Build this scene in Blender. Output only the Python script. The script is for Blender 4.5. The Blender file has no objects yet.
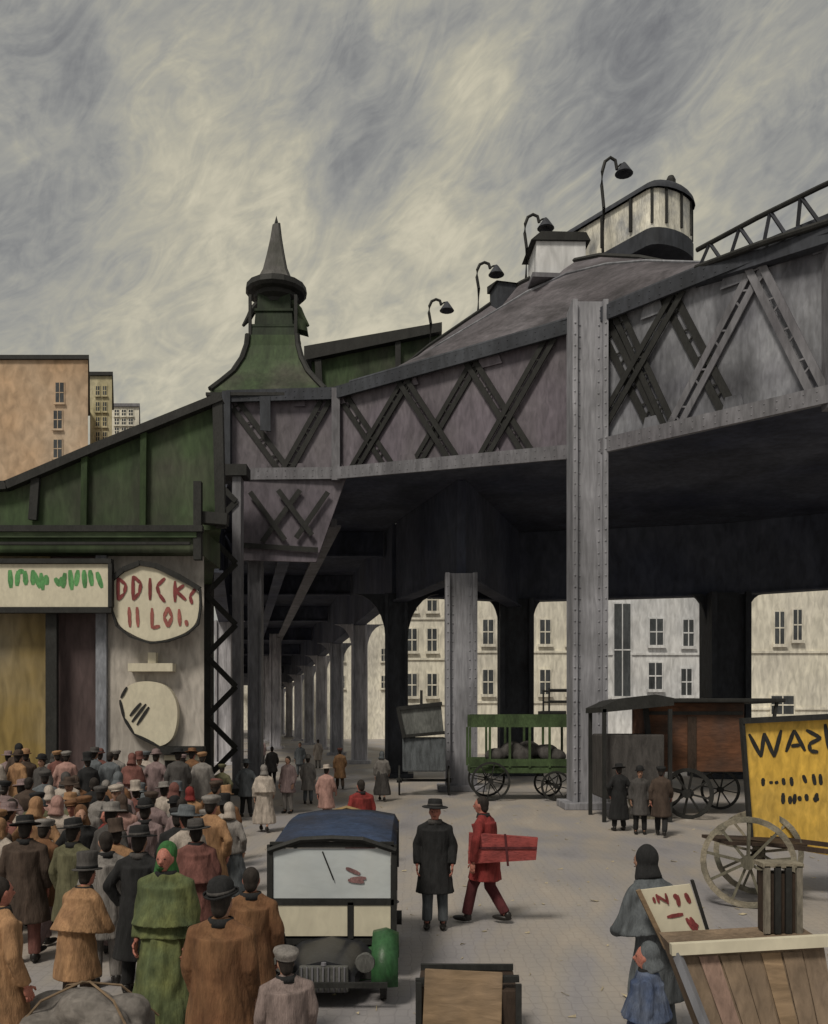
import bpy, bmesh, math, random
from mathutils import Vector, Matrix, Euler, noise
R = math.radians
random.seed(7)
S = bpy.context.scene
COL = S.collection

# ------------------------------------------------------------------ camera, sky, sun, exposure
F, CX, HY, CH = 900.0, 414.0, 720.0, 2.8
cam = bpy.data.cameras.new('camera'); cam.lens = F/1024*36; cam.sensor_width = 36
cam.shift_y = (HY-512)/1024; cam.clip_end = 3000; cam.clip_start = .1
co = bpy.data.objects.new('camera', cam); COL.objects.link(co)
co.location = (0, 0, CH); co.rotation_euler = (R(90), 0, 0); S.camera = co

SUN_EL, SUN_AZ = R(52), R(-150)      # azimuth from +Y; behind the viewer, to the left
w = bpy.data.worlds.new('World'); S.world = w; w.use_nodes = True
nt = w.node_tree; N = nt.nodes; L = nt.links; N.clear()
out = N.new('ShaderNodeOutputWorld'); bg = N.new('ShaderNodeBackground'); bg.inputs[1].default_value = .1
sky = N.new('ShaderNodeTexSky'); sky.sky_type = 'NISHITA'; sky.sun_disc = False
sky.sun_elevation = SUN_EL; sky.sun_rotation = SUN_AZ; sky.dust_density = 3
def mth(op, a, b=None, c=None, clamp=False):
    n = N.new('ShaderNodeMath'); n.operation = op; n.use_clamp = clamp
    for i, v in enumerate((a, b, c)):
        if v is None: continue
        if isinstance(v, (int, float)): n.inputs[i].default_value = v
        else: L.new(v, n.inputs[i])
    return n.outputs[0]
tc = N.new('ShaderNodeTexCoord')
def wnoise(scale, rot, sc, detail=4, dist=0., rough=.55):
    m = N.new('ShaderNodeMapping'); m.vector_type = 'TEXTURE'; m.inputs['Rotation'].default_value = rot; m.inputs['Scale'].default_value = tuple(1/q for q in sc)
    L.new(tc.outputs['Generated'], m.inputs[0])
    n = N.new('ShaderNodeTexNoise'); n.inputs['Scale'].default_value = scale; n.inputs['Detail'].default_value = detail
    n.inputs['Distortion'].default_value = dist; n.inputs['Roughness'].default_value = rough
    L.new(m.outputs[0], n.inputs['Vector']); return n.outputs['Fac']
def opening(px, py, r0, r1):          # a direction in which the cloud deck is thinner / thicker
    d = Vector(((px-CX)/F, 1, (HY-py)/F)).normalized()
    dp = N.new('ShaderNodeVectorMath'); dp.operation = 'DISTANCE'; L.new(tc.outputs['Generated'], dp.inputs[0]); dp.inputs[1].default_value = d
    mr = N.new('ShaderNodeMapRange'); mr.interpolation_type = 'SMOOTHSTEP'
    L.new(dp.outputs['Value'], mr.inputs[0]); mr.inputs[1].default_value = r0; mr.inputs[2].default_value = r1
    mr.inputs[3].default_value = 1; mr.inputs[4].default_value = 0
    return mr.outputs[0]
big = wnoise(2.6, (0, R(35), 0), (1, 1, 1.5), 5, .6)
mid = wnoise(6.0, (0, R(-38), 0), (.85, 1, 1.8), 5, 1.3)
stroke = wnoise(13, (0, R(-38), 0), (.9, 1, 2.0), 3, 3.0, .6)
stroke2 = wnoise(44, (0, R(-30), 0), (.8, 1, 2.2), 3, 1.5, .6)
v = mth('MULTIPLY', big, .75)
v = mth('MULTIPLY_ADD', mid, .55, v); v = mth('MULTIPLY_ADD', stroke, .40, v); v = mth('MULTIPLY_ADD', stroke2, .16, v)
v = mth('SUBTRACT', v, .94); v = mth('MULTIPLY_ADD', v, 1.5, .50)
for (px, py, r0, r1, k) in ((250, 240, 0, .42, .24), (420, 290, 0, .34, .16), (210, 110, 0, .16, .14), (490, 90, 0, .05, .14), (150, 190, 0, .12, .1), (470, 200, 0, .14, -.10), (700, 200, 0, .14, .08),
                            (80, 60, 0, .25, -.12), (400, 20, 0, .25, -.10), (700, 40, 0, .3, -.07), (365, 120, 0, .10, -.30), (340, 185, 0, .06, -.2), (70, 70, 0, .06, -.25), (590, 110, 0, .12, -.14),
                            (60, 230, 0, .2, -.08)):
    v = mth('MULTIPLY_ADD', opening(px, py, r0, r1), k, v)
cr = N.new('ShaderNodeValToRGB'); cr.color_ramp.interpolation = 'B_SPLINE'; L.new(v, cr.inputs[0])
E = cr.color_ramp.elements; E[0].position = 0; E[0].color = (.14, .14, .145, 1); E[1].position = 1; E[1].color = (.57, .525, .40, 1)
for p, c in ((.28, (.23, .232, .228, 1)), (.52, (.315, .31, .28, 1)), (.76, (.42, .395, .305, 1))):
    e = E.new(p); e.color = c
vm = N.new('ShaderNodeVectorMath'); vm.operation = 'SCALE'; L.new(cr.outputs[0], vm.inputs[0]); vm.inputs['Scale'].default_value = 8.8
mx = N.new('ShaderNodeMix'); mx.data_type = 'RGBA'; mx.inputs[0].default_value = .96
L.new(sky.outputs[0], mx.inputs[6]); L.new(vm.outputs[0], mx.inputs[7]); L.new(mx.outputs[2], bg.inputs[0]); L.new(bg.outputs[0], out.inputs[0])

sl = bpy.data.lights.new('sun', 'SUN'); sl.energy = 1.7; sl.angle = R(13); sl.color = (1, .93, .80)
so = bpy.data.objects.new('sun', sl); COL.objects.link(so)
sd = Vector((math.sin(SUN_AZ)*math.cos(SUN_EL), math.cos(SUN_AZ)*math.cos(SUN_EL), math.sin(SUN_EL)))
so.rotation_euler = sd.to_track_quat('Z', 'Y').to_euler(); so.location = sd*60
vs = S.view_settings; vs.view_transform = 'Standard'; vs.look = 'None'; vs.exposure = 0.35; vs.gamma = 1; vs.use_curve_mapping = False
S.render.engine = 'CYCLES'; S.cycles.max_bounces = 6

# ------------------------------------------------------------------ materials
_m = {}
def mat(name, c, rough=.8, var=.35, scale=1.2, stretch=(1, 1, .3), bump=.25, c2=None, metal=0., grain=.25, c2amt=.5, rot=0.):
    if name in _m: return _m[name]
    m = bpy.data.materials.new(name); m.use_nodes = True; t = m.node_tree; b = t.nodes['Principled BSDF']
    b.inputs['Roughness'].default_value = rough; b.inputs['Metallic'].default_value = metal
    b.inputs['Specular IOR Level'].default_value = .3
    tc = t.nodes.new('ShaderNodeTexCoord'); mp = t.nodes.new('ShaderNodeMapping'); mp.inputs['Scale'].default_value = stretch
    mp.inputs['Rotation'].default_value = (0, rot, 0)
    t.links.new(tc.outputs['Object'], mp.inputs[0])
    n1 = t.nodes.new('ShaderNodeTexNoise'); n1.inputs['Scale'].default_value = scale; n1.inputs['Detail'].default_value = 6; n1.inputs['Distortion'].default_value = .8
    n2 = t.nodes.new('ShaderNodeTexNoise'); n2.inputs['Scale'].default_value = scale*9; n2.inputs['Detail'].default_value = 5; n2.inputs['Distortion'].default_value = .5
    n3 = t.nodes.new('ShaderNodeTexNoise'); n3.inputs['Scale'].default_value = scale*.55; n3.inputs['Detail'].default_value = 5
    for n in (n1, n2): t.links.new(mp.outputs[0], n.inputs['Vector'])
    t.links.new(tc.outputs['Object'], n3.inputs['Vector'])
    def ramp(src, lo, hi, p0=.3, p1=.7):
        r = t.nodes.new('ShaderNodeMapRange'); t.links.new(src, r.inputs[0]); r.inputs[1].default_value = p0; r.inputs[2].default_value = p1
        r.inputs[3].default_value = lo; r.inputs[4].default_value = hi; return r.outputs[0]
    def mul(a, b):
        q = t.nodes.new('ShaderNodeMath'); q.operation = 'MULTIPLY'; t.links.new(a, q.inputs[0]); t.links.new(b, q.inputs[1]); return q.outputs[0]
    k = mul(ramp(n1.outputs[0], 1-var, 1+var), ramp(n2.outputs[0], 1-grain, 1+grain))
    base = t.nodes.new('ShaderNodeRGB'); base.outputs[0].default_value = (*c, 1); src = base.outputs[0]
    if c2:
        x = t.nodes.new('ShaderNodeMix'); x.data_type = 'RGBA'; x.inputs[7].default_value = (*c2, 1)
        t.links.new(src, x.inputs[6]); t.links.new(ramp(n3.outputs[0], 0, c2amt*2, .42, .72), x.inputs[0]); src = x.outputs[2]
    s = t.nodes.new('ShaderNodeVectorMath'); s.operation = 'SCALE'; t.links.new(src, s.inputs[0]); t.links.new(k, s.inputs['Scale'])
    t.links.new(s.outputs[0], b.inputs['Base Color'])
    if bump:
        bn = t.nodes.new('ShaderNodeBump'); bn.inputs['Strength'].default_value = bump; bn.inputs['Distance'].default_value = .03
        t.links.new(n2.outputs[0], bn.inputs['Height']); t.links.new(bn.outputs[0], b.inputs['Normal'])
    _m[name] = m; return m
STEEL = mat('painted_steel', (.17, .168, .185), .6, .3, .9, (1, 1, .25), .2, (.12, .115, .13))
STEEL_PURPLE = mat('purple_grey_steel', (.125, .108, .130), .65, .3, .7, (1, 1, .35), .2, (.155, .14, .155))
STEEL_LIGHT = mat('pale_weathered_steel', (.23, .235, .26), .6, .5, .8, (1, 1, .35), .2, (.09, .09, .11))
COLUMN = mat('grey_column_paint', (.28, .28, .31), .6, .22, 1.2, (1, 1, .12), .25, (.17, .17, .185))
DARK = mat('dark_steel', (.046, .050, .060), .75, .35, .6, (1, 1, .4), .2, (.04, .043, .055))  # dark blue-grey steel with random tone
DARKBLUE = mat('shaded_blue_underside', (.078, .086, .115), .8, .35, .4, (1, 1, .4), .2, (.035, .042, .075))  # shade under the deck put into a blue-black base colour
BLACK = mat('black_iron', (.022, .022, .021), .65, .3, 3, (1, 1, .4), .2)
GREEN_ROOF = mat('green_painted_tin', (.040, .064, .028), .7, .5, .8, (1, 1, .3), .25, (.055, .052, .042), c2amt=.6)
GREEN_PALE = mat('worn_green_fascia', (.085, .12, .065), .7, .4, 1., (.3, 1, 1), .25, (.04, .07, .03))
WAG_GREEN = mat('wagon_green_paint', (.05, .08, .033), .7, .4, 2, (1, 1, .5), .2)
CREAM = mat('cream_enamel', (.64, .59, .46), .6, .08, 1.2, (1, 1, .5), .06, (.56, .51, .40), grain=.08)
WHITE = mat('off_white_plaster', (.74, .70, .60), .9, .16, .35, (1, 1, .3), .3, (.55, .52, .47))
WHITE_COOL = mat('grey_white_plaster', (.66, .66, .67), .9, .16, .35, (1, 1, .3), .3, (.48, .49, .52))
WINDOW = mat('dull_window_glass', (.06, .065, .07), .25, .4, .8, (1, 1, .3), .05)
COLUMN_PALE = mat('brightened_column_grey', (.42, .41, .44), .7, .3, 1.2, (1, 1, .12), .25, (.28, .275, .30))  # column grey lightened in colour to offset the shade under the tracks
GREYWALL = mat('grey_mauve_render', (.42, .385, .35), .9, .2, .7, (1, 1, .3), .3, (.30, .275, .26))
OCHRE = mat('ochre_render', (.25, .18, .065), .9, .25, .5, (1, 1, .25), .3, (.24, .22, .18))
PURPLE = mat('plum_shutter_paint', (.085, .060, .060), .8, .25, .9, (1, 1, .2), .25)
ORANGE = mat('orange_buff_brick', (.47, .31, .19), .9, .14, .12, (1, 1, .6), .2, (.44, .36, .28))
BUFF = mat('yellow_buff_brick', (.47, .41, .24), .9, .2, .2, (1, 1, .5), .2, (.55, .5, .38))
YELLOW = mat('mustard_sign_paint', (.66, .41, .07), .65, .13, 1.2, (1, 1, .4), .15, (.54, .36, .10))
REDP = mat('red_sign_paint', (.20, .045, .045), .7, .3, 9, (1, 1, .4), .1)
GREENP = mat('green_sign_paint', (.10, .28, .10), .7, .35, 6, (1, 1, .3), .1)
RUST = mat('rust_brown_boards', (.115, .050, .026), .8, .45, 1.5, (.3, 1, 1), .3, (.05, .035, .03))
WOOD = mat('old_pine_boards', (.24, .165, .10), .85, .35, 2, (.25, 1, 1), .35, (.16, .12, .09))
WOOD2 = mat('greyed_tan_boards', (.20, .145, .10), .85, .3, 2.2, (1, 1, .25), .35, (.13, .10, .08))
WOODDK = mat('dark_stained_wood', (.045, .030, .022), .8, .4, 3, (1, 1, .3), .3)
RIMWOOD = mat('pale_painted_rim', (.24, .21, .16), .8, .4, 5, (1, 1, 1), .3, (.10, .10, .08))
GLASSBLUE = mat('pale_blue_windscreen', (.48, .52, .55), .2, .08, 1.5, (.5, 1, 1), .02, (.56, .58, .57), grain=.05)  # opaque pale blue-grey pane with slight random tone
CARBODY = mat('black_car_paint', (.025, .026, .030), .35, .3, 3, (1, 1, 1), .05)
CARBLUE = mat('blue_hood_canvas', (.03, .048, .095), .8, .3, 2, (1, 1, 1), .2, (.03, .03, .04), c2amt=.6)
CARGREEN = mat('green_fender_paint', (.03, .09, .035), .4, .4, 4, (1, 1, .5), .1)
TARP = mat('grey_tarpaulin', (.20, .18, .165), .9, .3, 2, (1, 1, 1), .35, (.12, .11, .105))
SKIN = mat('skin', (.36, .20, .14), .6, .1, 9, (1, 1, 1), .05)
SKIN2 = mat('ruddy_skin', (.40, .16, .12), .6, .1, 9, (1, 1, 1), .05)
HAIR = mat('dark_hair', (.025, .019, .016), .7, .4, 20, (1, 1, .2), .4)
SHOE = mat('black_leather', (.018, .016, .015), .4, .2, 9, (1, 1, 1), .1)
def cloth(name, c, c2=None): return mat('cloth_'+name, c, .92, .38, 7, (1, 1, .22), .4, c2, grain=.18)
C = {
 'black': cloth('black', (.018, .018, .019)), 'grey': cloth('grey', (.19, .175, .165)), 'darkgrey': cloth('dark_grey', (.065, .06, .058)),
 'mauve': cloth('mauve', (.20, .145, .145)), 'brown': cloth('brown', (.135, .065, .033), (.17, .09, .045)), 'darkbrown': cloth('dark_brown', (.06, .042, .033)),
 'tan': cloth('tan', (.33, .19, .10), (.20, .11, .06)), 'green': cloth('green', (.085, .105, .05), (.14, .15, .055)), 'rust': cloth('rust', (.15, .065, .055)),
 'red': cloth('red', (.22, .032, .03), (.12, .02, .018)), 'maroon': cloth('maroon', (.085, .022, .025)), 'pale': cloth('pale', (.36, .31, .27)),
 'blue': cloth('blue', (.05, .07, .13), (.12, .14, .19)), 'white': cloth('white', (.45, .43, .39)), 'pink': cloth('pink', (.32, .19, .165)),
 'dustrose': cloth('dust_rose', (.20, .155, .145)), 'emerald': cloth('emerald', (.04, .13, .04)), 'olive': cloth('olive', (.10, .095, .055)), 'slate': cloth('slate', (.10, .11, .12)),
}

# ground
def ground_mat():
    m = bpy.data.materials.new('street_surface'); m.use_nodes = True; t = m.node_tree; b = t.nodes['Principled BSDF']
    tc = t.nodes.new('ShaderNodeTexCoord')
    def nz(scale, st=(1, 1, 1), det=6, dist=.6, rz=0):
        mp = t.nodes.new('ShaderNodeMapping'); mp.inputs['Scale'].default_value = st; mp.inputs['Rotation'].default_value = (0, 0, rz); t.links.new(tc.outputs['Object'], mp.inputs[0])
        mp.vector_type = 'TEXTURE'; mp.inputs['Scale'].default_value = tuple(1/q for q in st); n = t.nodes.new('ShaderNodeTexNoise'); n.inputs['Scale'].default_value = scale; n.inputs['Detail'].default_value = det; n.inputs['Distortion'].default_value = dist
        t.links.new(mp.outputs[0], n.inputs['Vector']); return n.outputs[0]
    big = nz(.22, (1, .45, 1), 5, 1.2, R(12)); streak = nz(1.1, (1, .22, 1), 6, .8, R(-10)); fine = nz(9, det=6)
    cr = t.nodes.new('ShaderNodeValToRGB'); e = cr.color_ramp.elements
    e[0].position = .28; e[0].color = (.20, .195, .21, 1); e[1].position = .74; e[1].color = (.47, .43, .385, 1)
    k = e.new(.44); k.color = (.29, .275, .285, 1); k = e.new(.54); k.color = (.32, .292, .272, 1); k = e.new(.62); k.color = (.36, .315, .275, 1)
    ad = t.nodes.new('ShaderNodeMath'); ad.operation = 'MULTIPLY_ADD'; t.links.new(streak, ad.inputs[0]); ad.inputs[1].default_value = .55
    h = t.nodes.new('ShaderNodeMath'); h.operation = 'MULTIPLY'; t.links.new(big, h.inputs[0]); h.inputs[1].default_value = .5; t.links.new(h.outputs[0], ad.inputs[2])
    t.links.new(ad.outputs[0], cr.inputs[0])
    vo = t.nodes.new('ShaderNodeTexVoronoi'); vo.feature = 'DISTANCE_TO_EDGE'; vo.inputs['Scale'].default_value = 7.5; vo.inputs['Randomness'].default_value = .4
    mp = t.nodes.new('ShaderNodeMapping'); mp.inputs['Scale'].default_value = (1, .7, 1); t.links.new(tc.outputs['Object'], mp.inputs[0]); t.links.new(mp.outputs[0], vo.inputs['Vector'])
    mr = t.nodes.new('ShaderNodeMapRange'); t.links.new(vo.outputs['Distance'], mr.inputs[0]); mr.inputs[2].default_value = .09; mr.inputs[3].default_value = .86; mr.inputs[4].default_value = 1
    sc = t.nodes.new('ShaderNodeVectorMath'); sc.operation = 'SCALE'; t.links.new(cr.outputs[0], sc.inputs[0]); t.links.new(mr.outputs[0], sc.inputs['Scale'])
    t.links.new(sc.outputs[0], b.inputs['Base Color'])
    rr = t.nodes.new('ShaderNodeMapRange'); t.links.new(big, rr.inputs[0]); rr.inputs[1].default_value = .35; rr.inputs[2].default_value = .65; rr.inputs[3].default_value = .45; rr.inputs[4].default_value = .9
    t.links.new(rr.outputs[0], b.inputs['Roughness'])
    bm_ = t.nodes.new('ShaderNodeBump'); bm_.inputs['Strength'].default_value = .5; bm_.inputs['Distance'].default_value = .03
    hh = t.nodes.new('ShaderNodeMath'); hh.operation = 'MULTIPLY_ADD'; t.links.new(fine, hh.inputs[0]); hh.inputs[1].default_value = .5; t.links.new(mr.outputs[0], hh.inputs[2])
    t.links.new(hh.outputs[0], bm_.inputs['Height']); t.links.new(bm_.outputs[0], b.inputs['Normal'])
    return m

# ------------------------------------------------------------------ helpers
def at(px, py, Y): return Vector(((px-CX)/F*Y, Y, CH-(py-HY)/F*Y))
def xa(px, Y): return (px-CX)/F*Y
def za(py, Y): return CH-(py-HY)/F*Y
def ng(h=0): return 2520/(h-HY)

def tag(o, label=None, cat=None, group=None, kind=None):
    if label: o['label'] = label
    if cat: o['category'] = cat
    if group: o['group'] = group
    if kind: o['kind'] = kind
    return o
def thing(name, label, cat, loc=(0, 0, 0), rz=0., group=None):
    o = bpy.data.objects.new(name, None); COL.objects.link(o); o.location = loc; o.rotation_euler = (0, 0, rz); o.empty_display_size = .2
    return tag(o, label, cat, group)

class MB:
    def __init__(s): s.bm = bmesh.new()
    def box(s, c, d, rot=None, bev=0.):
        r = bmesh.ops.create_cube(s.bm, size=1); M = Matrix.Translation(Vector(c)) @ (rot.to_matrix().to_4x4() if rot else Matrix()) @ Matrix.Diagonal((*d, 1))
        bmesh.ops.transform(s.bm, matrix=M, verts=r['verts'])
        if bev:
            es = {e for v in r['verts'] for e in v.link_edges}
            bmesh.ops.bevel(s.bm, geom=list(es), offset=bev, segments=2, affect='EDGES', profile=.6)
        return s
    def b2(s, lo, hi, bev=0.):
        lo, hi = Vector(lo), Vector(hi); return s.box((lo+hi)/2, tuple(abs(x) for x in (hi-lo)), None, bev)
    def bar(s, a, b, w, d, up=(0, 0, 1)):
        a, b = Vector(a), Vector(b); y = (b-a); ln = y.length; y.normalize(); up = Vector(up)
        if abs(y.dot(up)) > .98: up = Vector((0, 1, 0))
        x = y.cross(up).normalized(); z = x.cross(y)
        r = bmesh.ops.create_cube(s.bm, size=1); M = Matrix.Translation((a+b)/2) @ Matrix((x, y, z)).transposed().to_4x4() @ Matrix.Diagonal((w, ln, d, 1))
        bmesh.ops.transform(s.bm, matrix=M, verts=r['verts']); return s
    def cone(s, a, b, r0, r1, seg=12, sx=1., ends=False):
        a, b = Vector(a), Vector(b); z = b-a; ln = max(z.length, 1e-5)
        r = bmesh.ops.create_cone(s.bm, cap_ends=True, segments=seg, radius1=max(r0, 1e-4), radius2=max(r1, 1e-4), depth=ln)
        M = Matrix.Translation((a+b)/2) @ z.to_track_quat('Z', 'Y').to_matrix().to_4x4() @ Matrix.Diagonal((sx, 1, 1, 1))
        bmesh.ops.transform(s.bm, matrix=M, verts=r['verts'])
        if ends: s.ball(a, (r0,)*3); s.ball(b, (r1,)*3)
        return s
    def ball(s, c, r, seg=12, rot=None):
        q = bmesh.ops.create_uvsphere(s.bm, u_segments=seg, v_segments=max(6, seg*2//3), radius=1)
        bmesh.ops.transform(s.bm, matrix=Matrix.Translation(Vector(c)) @ (rot.to_matrix().to_4x4() if rot else Matrix()) @ Matrix.Diagonal((*r, 1)), verts=q['verts']); return s
    def tube(s, pts, rs, seg=8):
        pts = [Vector(p) for p in pts]
        if isinstance(rs, (int, float)): rs = [rs]*len(pts)
        rings = []
        for i, p in enumerate(pts):
            t = (pts[min(i+1, len(pts)-1)]-pts[max(i-1, 0)]).normalized(); q = t.to_track_quat('Z', 'Y')
            rings.append([s.bm.verts.new(p+q @ Vector((math.cos(k*2*math.pi/seg)*rs[i], math.sin(k*2*math.pi/seg)*rs[i], 0))) for k in range(seg)])
        for a, b in zip(rings, rings[1:]):
            for k in range(seg): s.bm.faces.new((a[k], a[(k+1) % seg], b[(k+1) % seg], b[k]))
        s.bm.faces.new(rings[0][::-1]); s.bm.faces.new(rings[-1]); return s
    def lathe(s, prof, c=(0, 0, 0), seg=20, sx=1., sy=1.):
        c = Vector(c); rings = []
        for (r, z) in prof:
            if r < 1e-4: rings.append([s.bm.verts.new(c+Vector((0, 0, z)))])
            else: rings.append([s.bm.verts.new(c+Vector((r*sx*math.cos(2*math.pi*k/seg), r*sy*math.sin(2*math.pi*k/seg), z))) for k in range(seg)])
        for a, b in zip(rings, rings[1:]):
            for k in range(seg):
                k2 = (k+1) % seg
                f = [a[0] if len(a) == 1 else a[k]]
                if len(a) > 1: f.append(a[k2])
                if len(b) > 1: f.append(b[k2]); f.append(b[k])
                else: f.append(b[0])
                s.bm.faces.new(f)
        return s
    def prism(s, poly, off):
        """poly: 3-D points of a planar outline; off: extrusion vector"""
        off = Vector(off); a = [s.bm.verts.new(Vector(p)) for p in poly]; b = [s.bm.verts.new(Vector(p)+off) for p in poly]
        s.bm.faces.new(a); s.bm.faces.new(b[::-1]); n = len(a)
        for k in range(n): s.bm.faces.new((a[k], b[k], b[(k+1) % n], a[(k+1) % n]))
        return s
    def quadsheet(s, rows):
        V = [[s.bm.verts.new(Vector(p)) for p in r] for r in rows]
        for a, b in zip(V, V[1:]):
            for k in range(len(a)-1): s.bm.faces.new((a[k], a[k+1], b[k+1], b[k]))
        return s
    def rough(s, amp, sc=1.):
        for v in s.bm.verts: v.co += noise.noise_vector(v.co*sc)*amp
        return s
    def mesh(s, name, smooth=False):
        bmesh.ops.recalc_face_normals(s.bm, faces=s.bm.faces)
        if smooth:
            for f in s.bm.faces: f.smooth = True
        me = bpy.data.meshes.new(name); s.bm.to_mesh(me); s.bm.free(); return me
    def build(s, name, m, parent=None, world=False, smooth=False, label=None):
        if world and parent is not None:
            M = (Matrix.Translation(parent.location) @ Euler(parent.rotation_euler).to_matrix().to_4x4()).inverted() if parent.parent is None else \
                (Matrix.Translation(parent.parent.location) @ Euler(parent.parent.rotation_euler).to_matrix().to_4x4()).inverted()
            bmesh.ops.transform(s.bm, matrix=M, verts=s.bm.verts)
        loc = Vector((0, 0, 0))
        if parent is None:
            xs = [v.co for v in s.bm.verts]; loc = Vector((sum(p.x for p in xs)/len(xs), sum(p.y for p in xs)/len(xs), min(p.z for p in xs)))
            for v in s.bm.verts: v.co -= loc
        me = s.mesh(name, smooth); me.materials.append(m)
        if smooth and hasattr(me, 'set_sharp_from_angle'): me.set_sharp_from_angle(angle=R(40))
        o = bpy.data.objects.new(name, me); COL.objects.link(o); o.location = loc; o.parent = parent
        if label: o['label'] = label
        return o
def solid(mb, voxel, smooth=6, fold=0., fsc=6.):
    """fuse the shapes of mb into one continuous surface"""
    me = mb.mesh('tmp'); o = bpy.data.objects.new('tmp', me); COL.objects.link(o)
    r = o.modifiers.new('r', 'REMESH'); r.mode = 'VOXEL'; r.voxel_size = voxel; r.use_smooth_shade = True
    sm = o.modifiers.new('s', 'SMOOTH'); sm.iterations = smooth; sm.factor = .5
    dg = bpy.context.evaluated_depsgraph_get(); dg.update(); ev = o.evaluated_get(dg)
    out = bpy.data.meshes.new_from_object(ev); bpy.data.objects.remove(o); bpy.data.meshes.remove(me)
    b = MB(); b.bm.from_mesh(out); bpy.data.meshes.remove(out)
    if fold:
        for v in b.bm.verts:
            p = v.co; n = noise.noise(Vector((p.x*fsc, p.y*fsc, p.z*fsc*.35)))
            v.co = p + Vector((p.x, p.y, 0)).normalized()*n*fold if (p.x or p.y) else p
    return b

# ------------------------------------------------------------------ ground
g = MB(); g.quadsheet([[(x, y, 0) for x in (-600, -60, 0, 60, 600)] for y in (-60, 0, 60, 200, 1200)])
tag(g.build('street_ground', ground_mat()), kind='structure')
kb = MB(); kb.prism([(-30, 22.6, 0), (-5.9, 22.6, 0), (-8.2, 33.2, 0), (-30, 33.2, 0)], (0, 0, .13)); tag(kb.build('pavement', mat('pavement_stone', (.30, .275, .26), .9, .2, 1.5, (1, 1, 1), .4)), kind='structure')

for k in range(3):
    yk = 18.6+.45*k; z0 = .002+.14*k; tag(MB().prism([(-30, yk, z0), (xa(206, yk), yk, z0), (xa(206, 23.9), 23.9, z0), (-30, 23.9, z0)], (0, 0, .14)).build('entrance_step', mat('worn_step_stone', (.27, .245, .225), .9, .2, 2, (1, 1, 1), .4)), kind='structure')
# ------------------------------------------------------------------ background buildings
def building(name, label, x0, x1, y0, depth, h, m, wins, group=None, cornice=True, cm=None, wm=None):
    """wins: list of (cx, cz, w, h) on the front face"""
    r = thing(name, label, 'building', ((x0+x1)/2, y0, 0), group=group); cx = (x0+x1)/2
    hw = (x1-x0)/2
    # front wall built as strips round the window openings is overkill at this distance: recess each window behind a raised surround
    kb_ = (y0+depth)/y0 if (x1 < 0 and y0 > 100 and y0 < 200) else 1
    x1b = x1*kb_-cx if kb_ > 1 else hw
    MB().prism([(-hw, 0, 0), (hw, 0, 0), (x1b, depth, 0), (x1b-2*hw, depth, 0)], (0, 0, h)).build('wall', m, r)
    if cornice: MB().prism([(-hw-.25, -.35, h), (hw+.25, -.35, h), (x1b+.25, depth+.2, h), (x1b-2*hw-.25, depth+.2, h)], (0, 0, .5)).build('cornice', cm or BLACK, r)
    if 60 < y0 < 100:
        for zz in sorted({round(wz_-wh_/2-.75, 1) for (_, wz_, _, wh_) in wins})[:3]: MB().b2((-hw, -.12, zz), (hw, -.002, zz+.18)).build('string_course', m, r)
    for (wx, wz, ww, wh) in wins:
        f = MB().b2((wx-cx-ww/2-.12, -.10, wz-wh/2-.12), (wx-cx+ww/2+.12, -.002, wz+wh/2+.12)).build('window', m, r)
        MB().b2((wx-cx-ww/2, -.14, wz-wh/2), (wx-cx+ww/2, -.102, wz+wh/2)).build('pane', wm or WINDOW, f)
        MB().b2((wx-cx-ww/2, -.17, wz-.05), (wx-cx+ww/2, -.142, wz+.05)).b2((wx-cx-.04, -.169, wz-wh/2), (wx-cx+.04, -.141, wz+wh/2)).build('sash', m, f)
        MB().b2((wx-cx-ww/2-.2, -.3, wz-wh/2-.25), (wx-cx+ww/2+.2, -.104, wz-wh/2-.02)).build('sill', m, f)
    return r
def wpx(Y, lst): return [((px-CX)/F*Y, CH-(py-HY)/F*Y, w/F*Y, h/F*Y) for (px, py, w, h) in lst]
building('office_building', 'orange buff office block with one column of dark slot windows', xa(-120, 110), xa(88, 110), 110, 20, za(360, 110), ORANGE,
         wpx(110, [(60, 393, 8, 20), (58, 420, 8, 18), (58, 449, 8, 18), (-20, 393, 8, 18), (-20, 420, 8, 18), (-20, 449, 8, 18)]), cm=BLACK)
building('office_building', 'narrow yellow tower with paired windows beside the orange office block', xa(90, 130), xa(112, 130), 130, 14, za(376, 130), BUFF,
         wpx(130, [(px, py, 3.4, 9) for px in (98, 105) for py in (391, 407, 422, 437)]))
building('office_building', 'small pale tower, rightmost of the three buildings above the green roof', xa(112, 150), xa(139, 150), 150, 16, za(407, 150), WHITE,
         wpx(150, [(px, py, 4, 6) for px in (117, 124, 131) for py in (413, 422, 431, 440)]), cm=STEEL)
building('tenement', 'cream tenement seen between the leftmost dark viaduct columns', xa(398, 78), xa(472, 78), 78, 14, 22, WHITE,
         wpx(78, [(px, py, 9, 22) for px in (412, 432, 452) for py in (640, 685, 600)]))
building('tenement', 'pale cream tenement behind the green wagon', xa(474, 75), xa(598, 75), 75, 14, 21, WHITE,
         wpx(75, [(px, py, 10, 24) for px in (488, 545, 572, 590) for py in (632, 682)]))
building('tenement', 'grey-white house with four dark windows above the rust brown wagon', xa(602, 72), xa(702, 72), 72, 14, 18, WHITE_COOL,
         wpx(72, [(656, 632, 13, 26), (688, 633, 10, 26), (655, 676, 13, 26), (686, 682, 10, 26), (622, 650, 16, 92)]))
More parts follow.
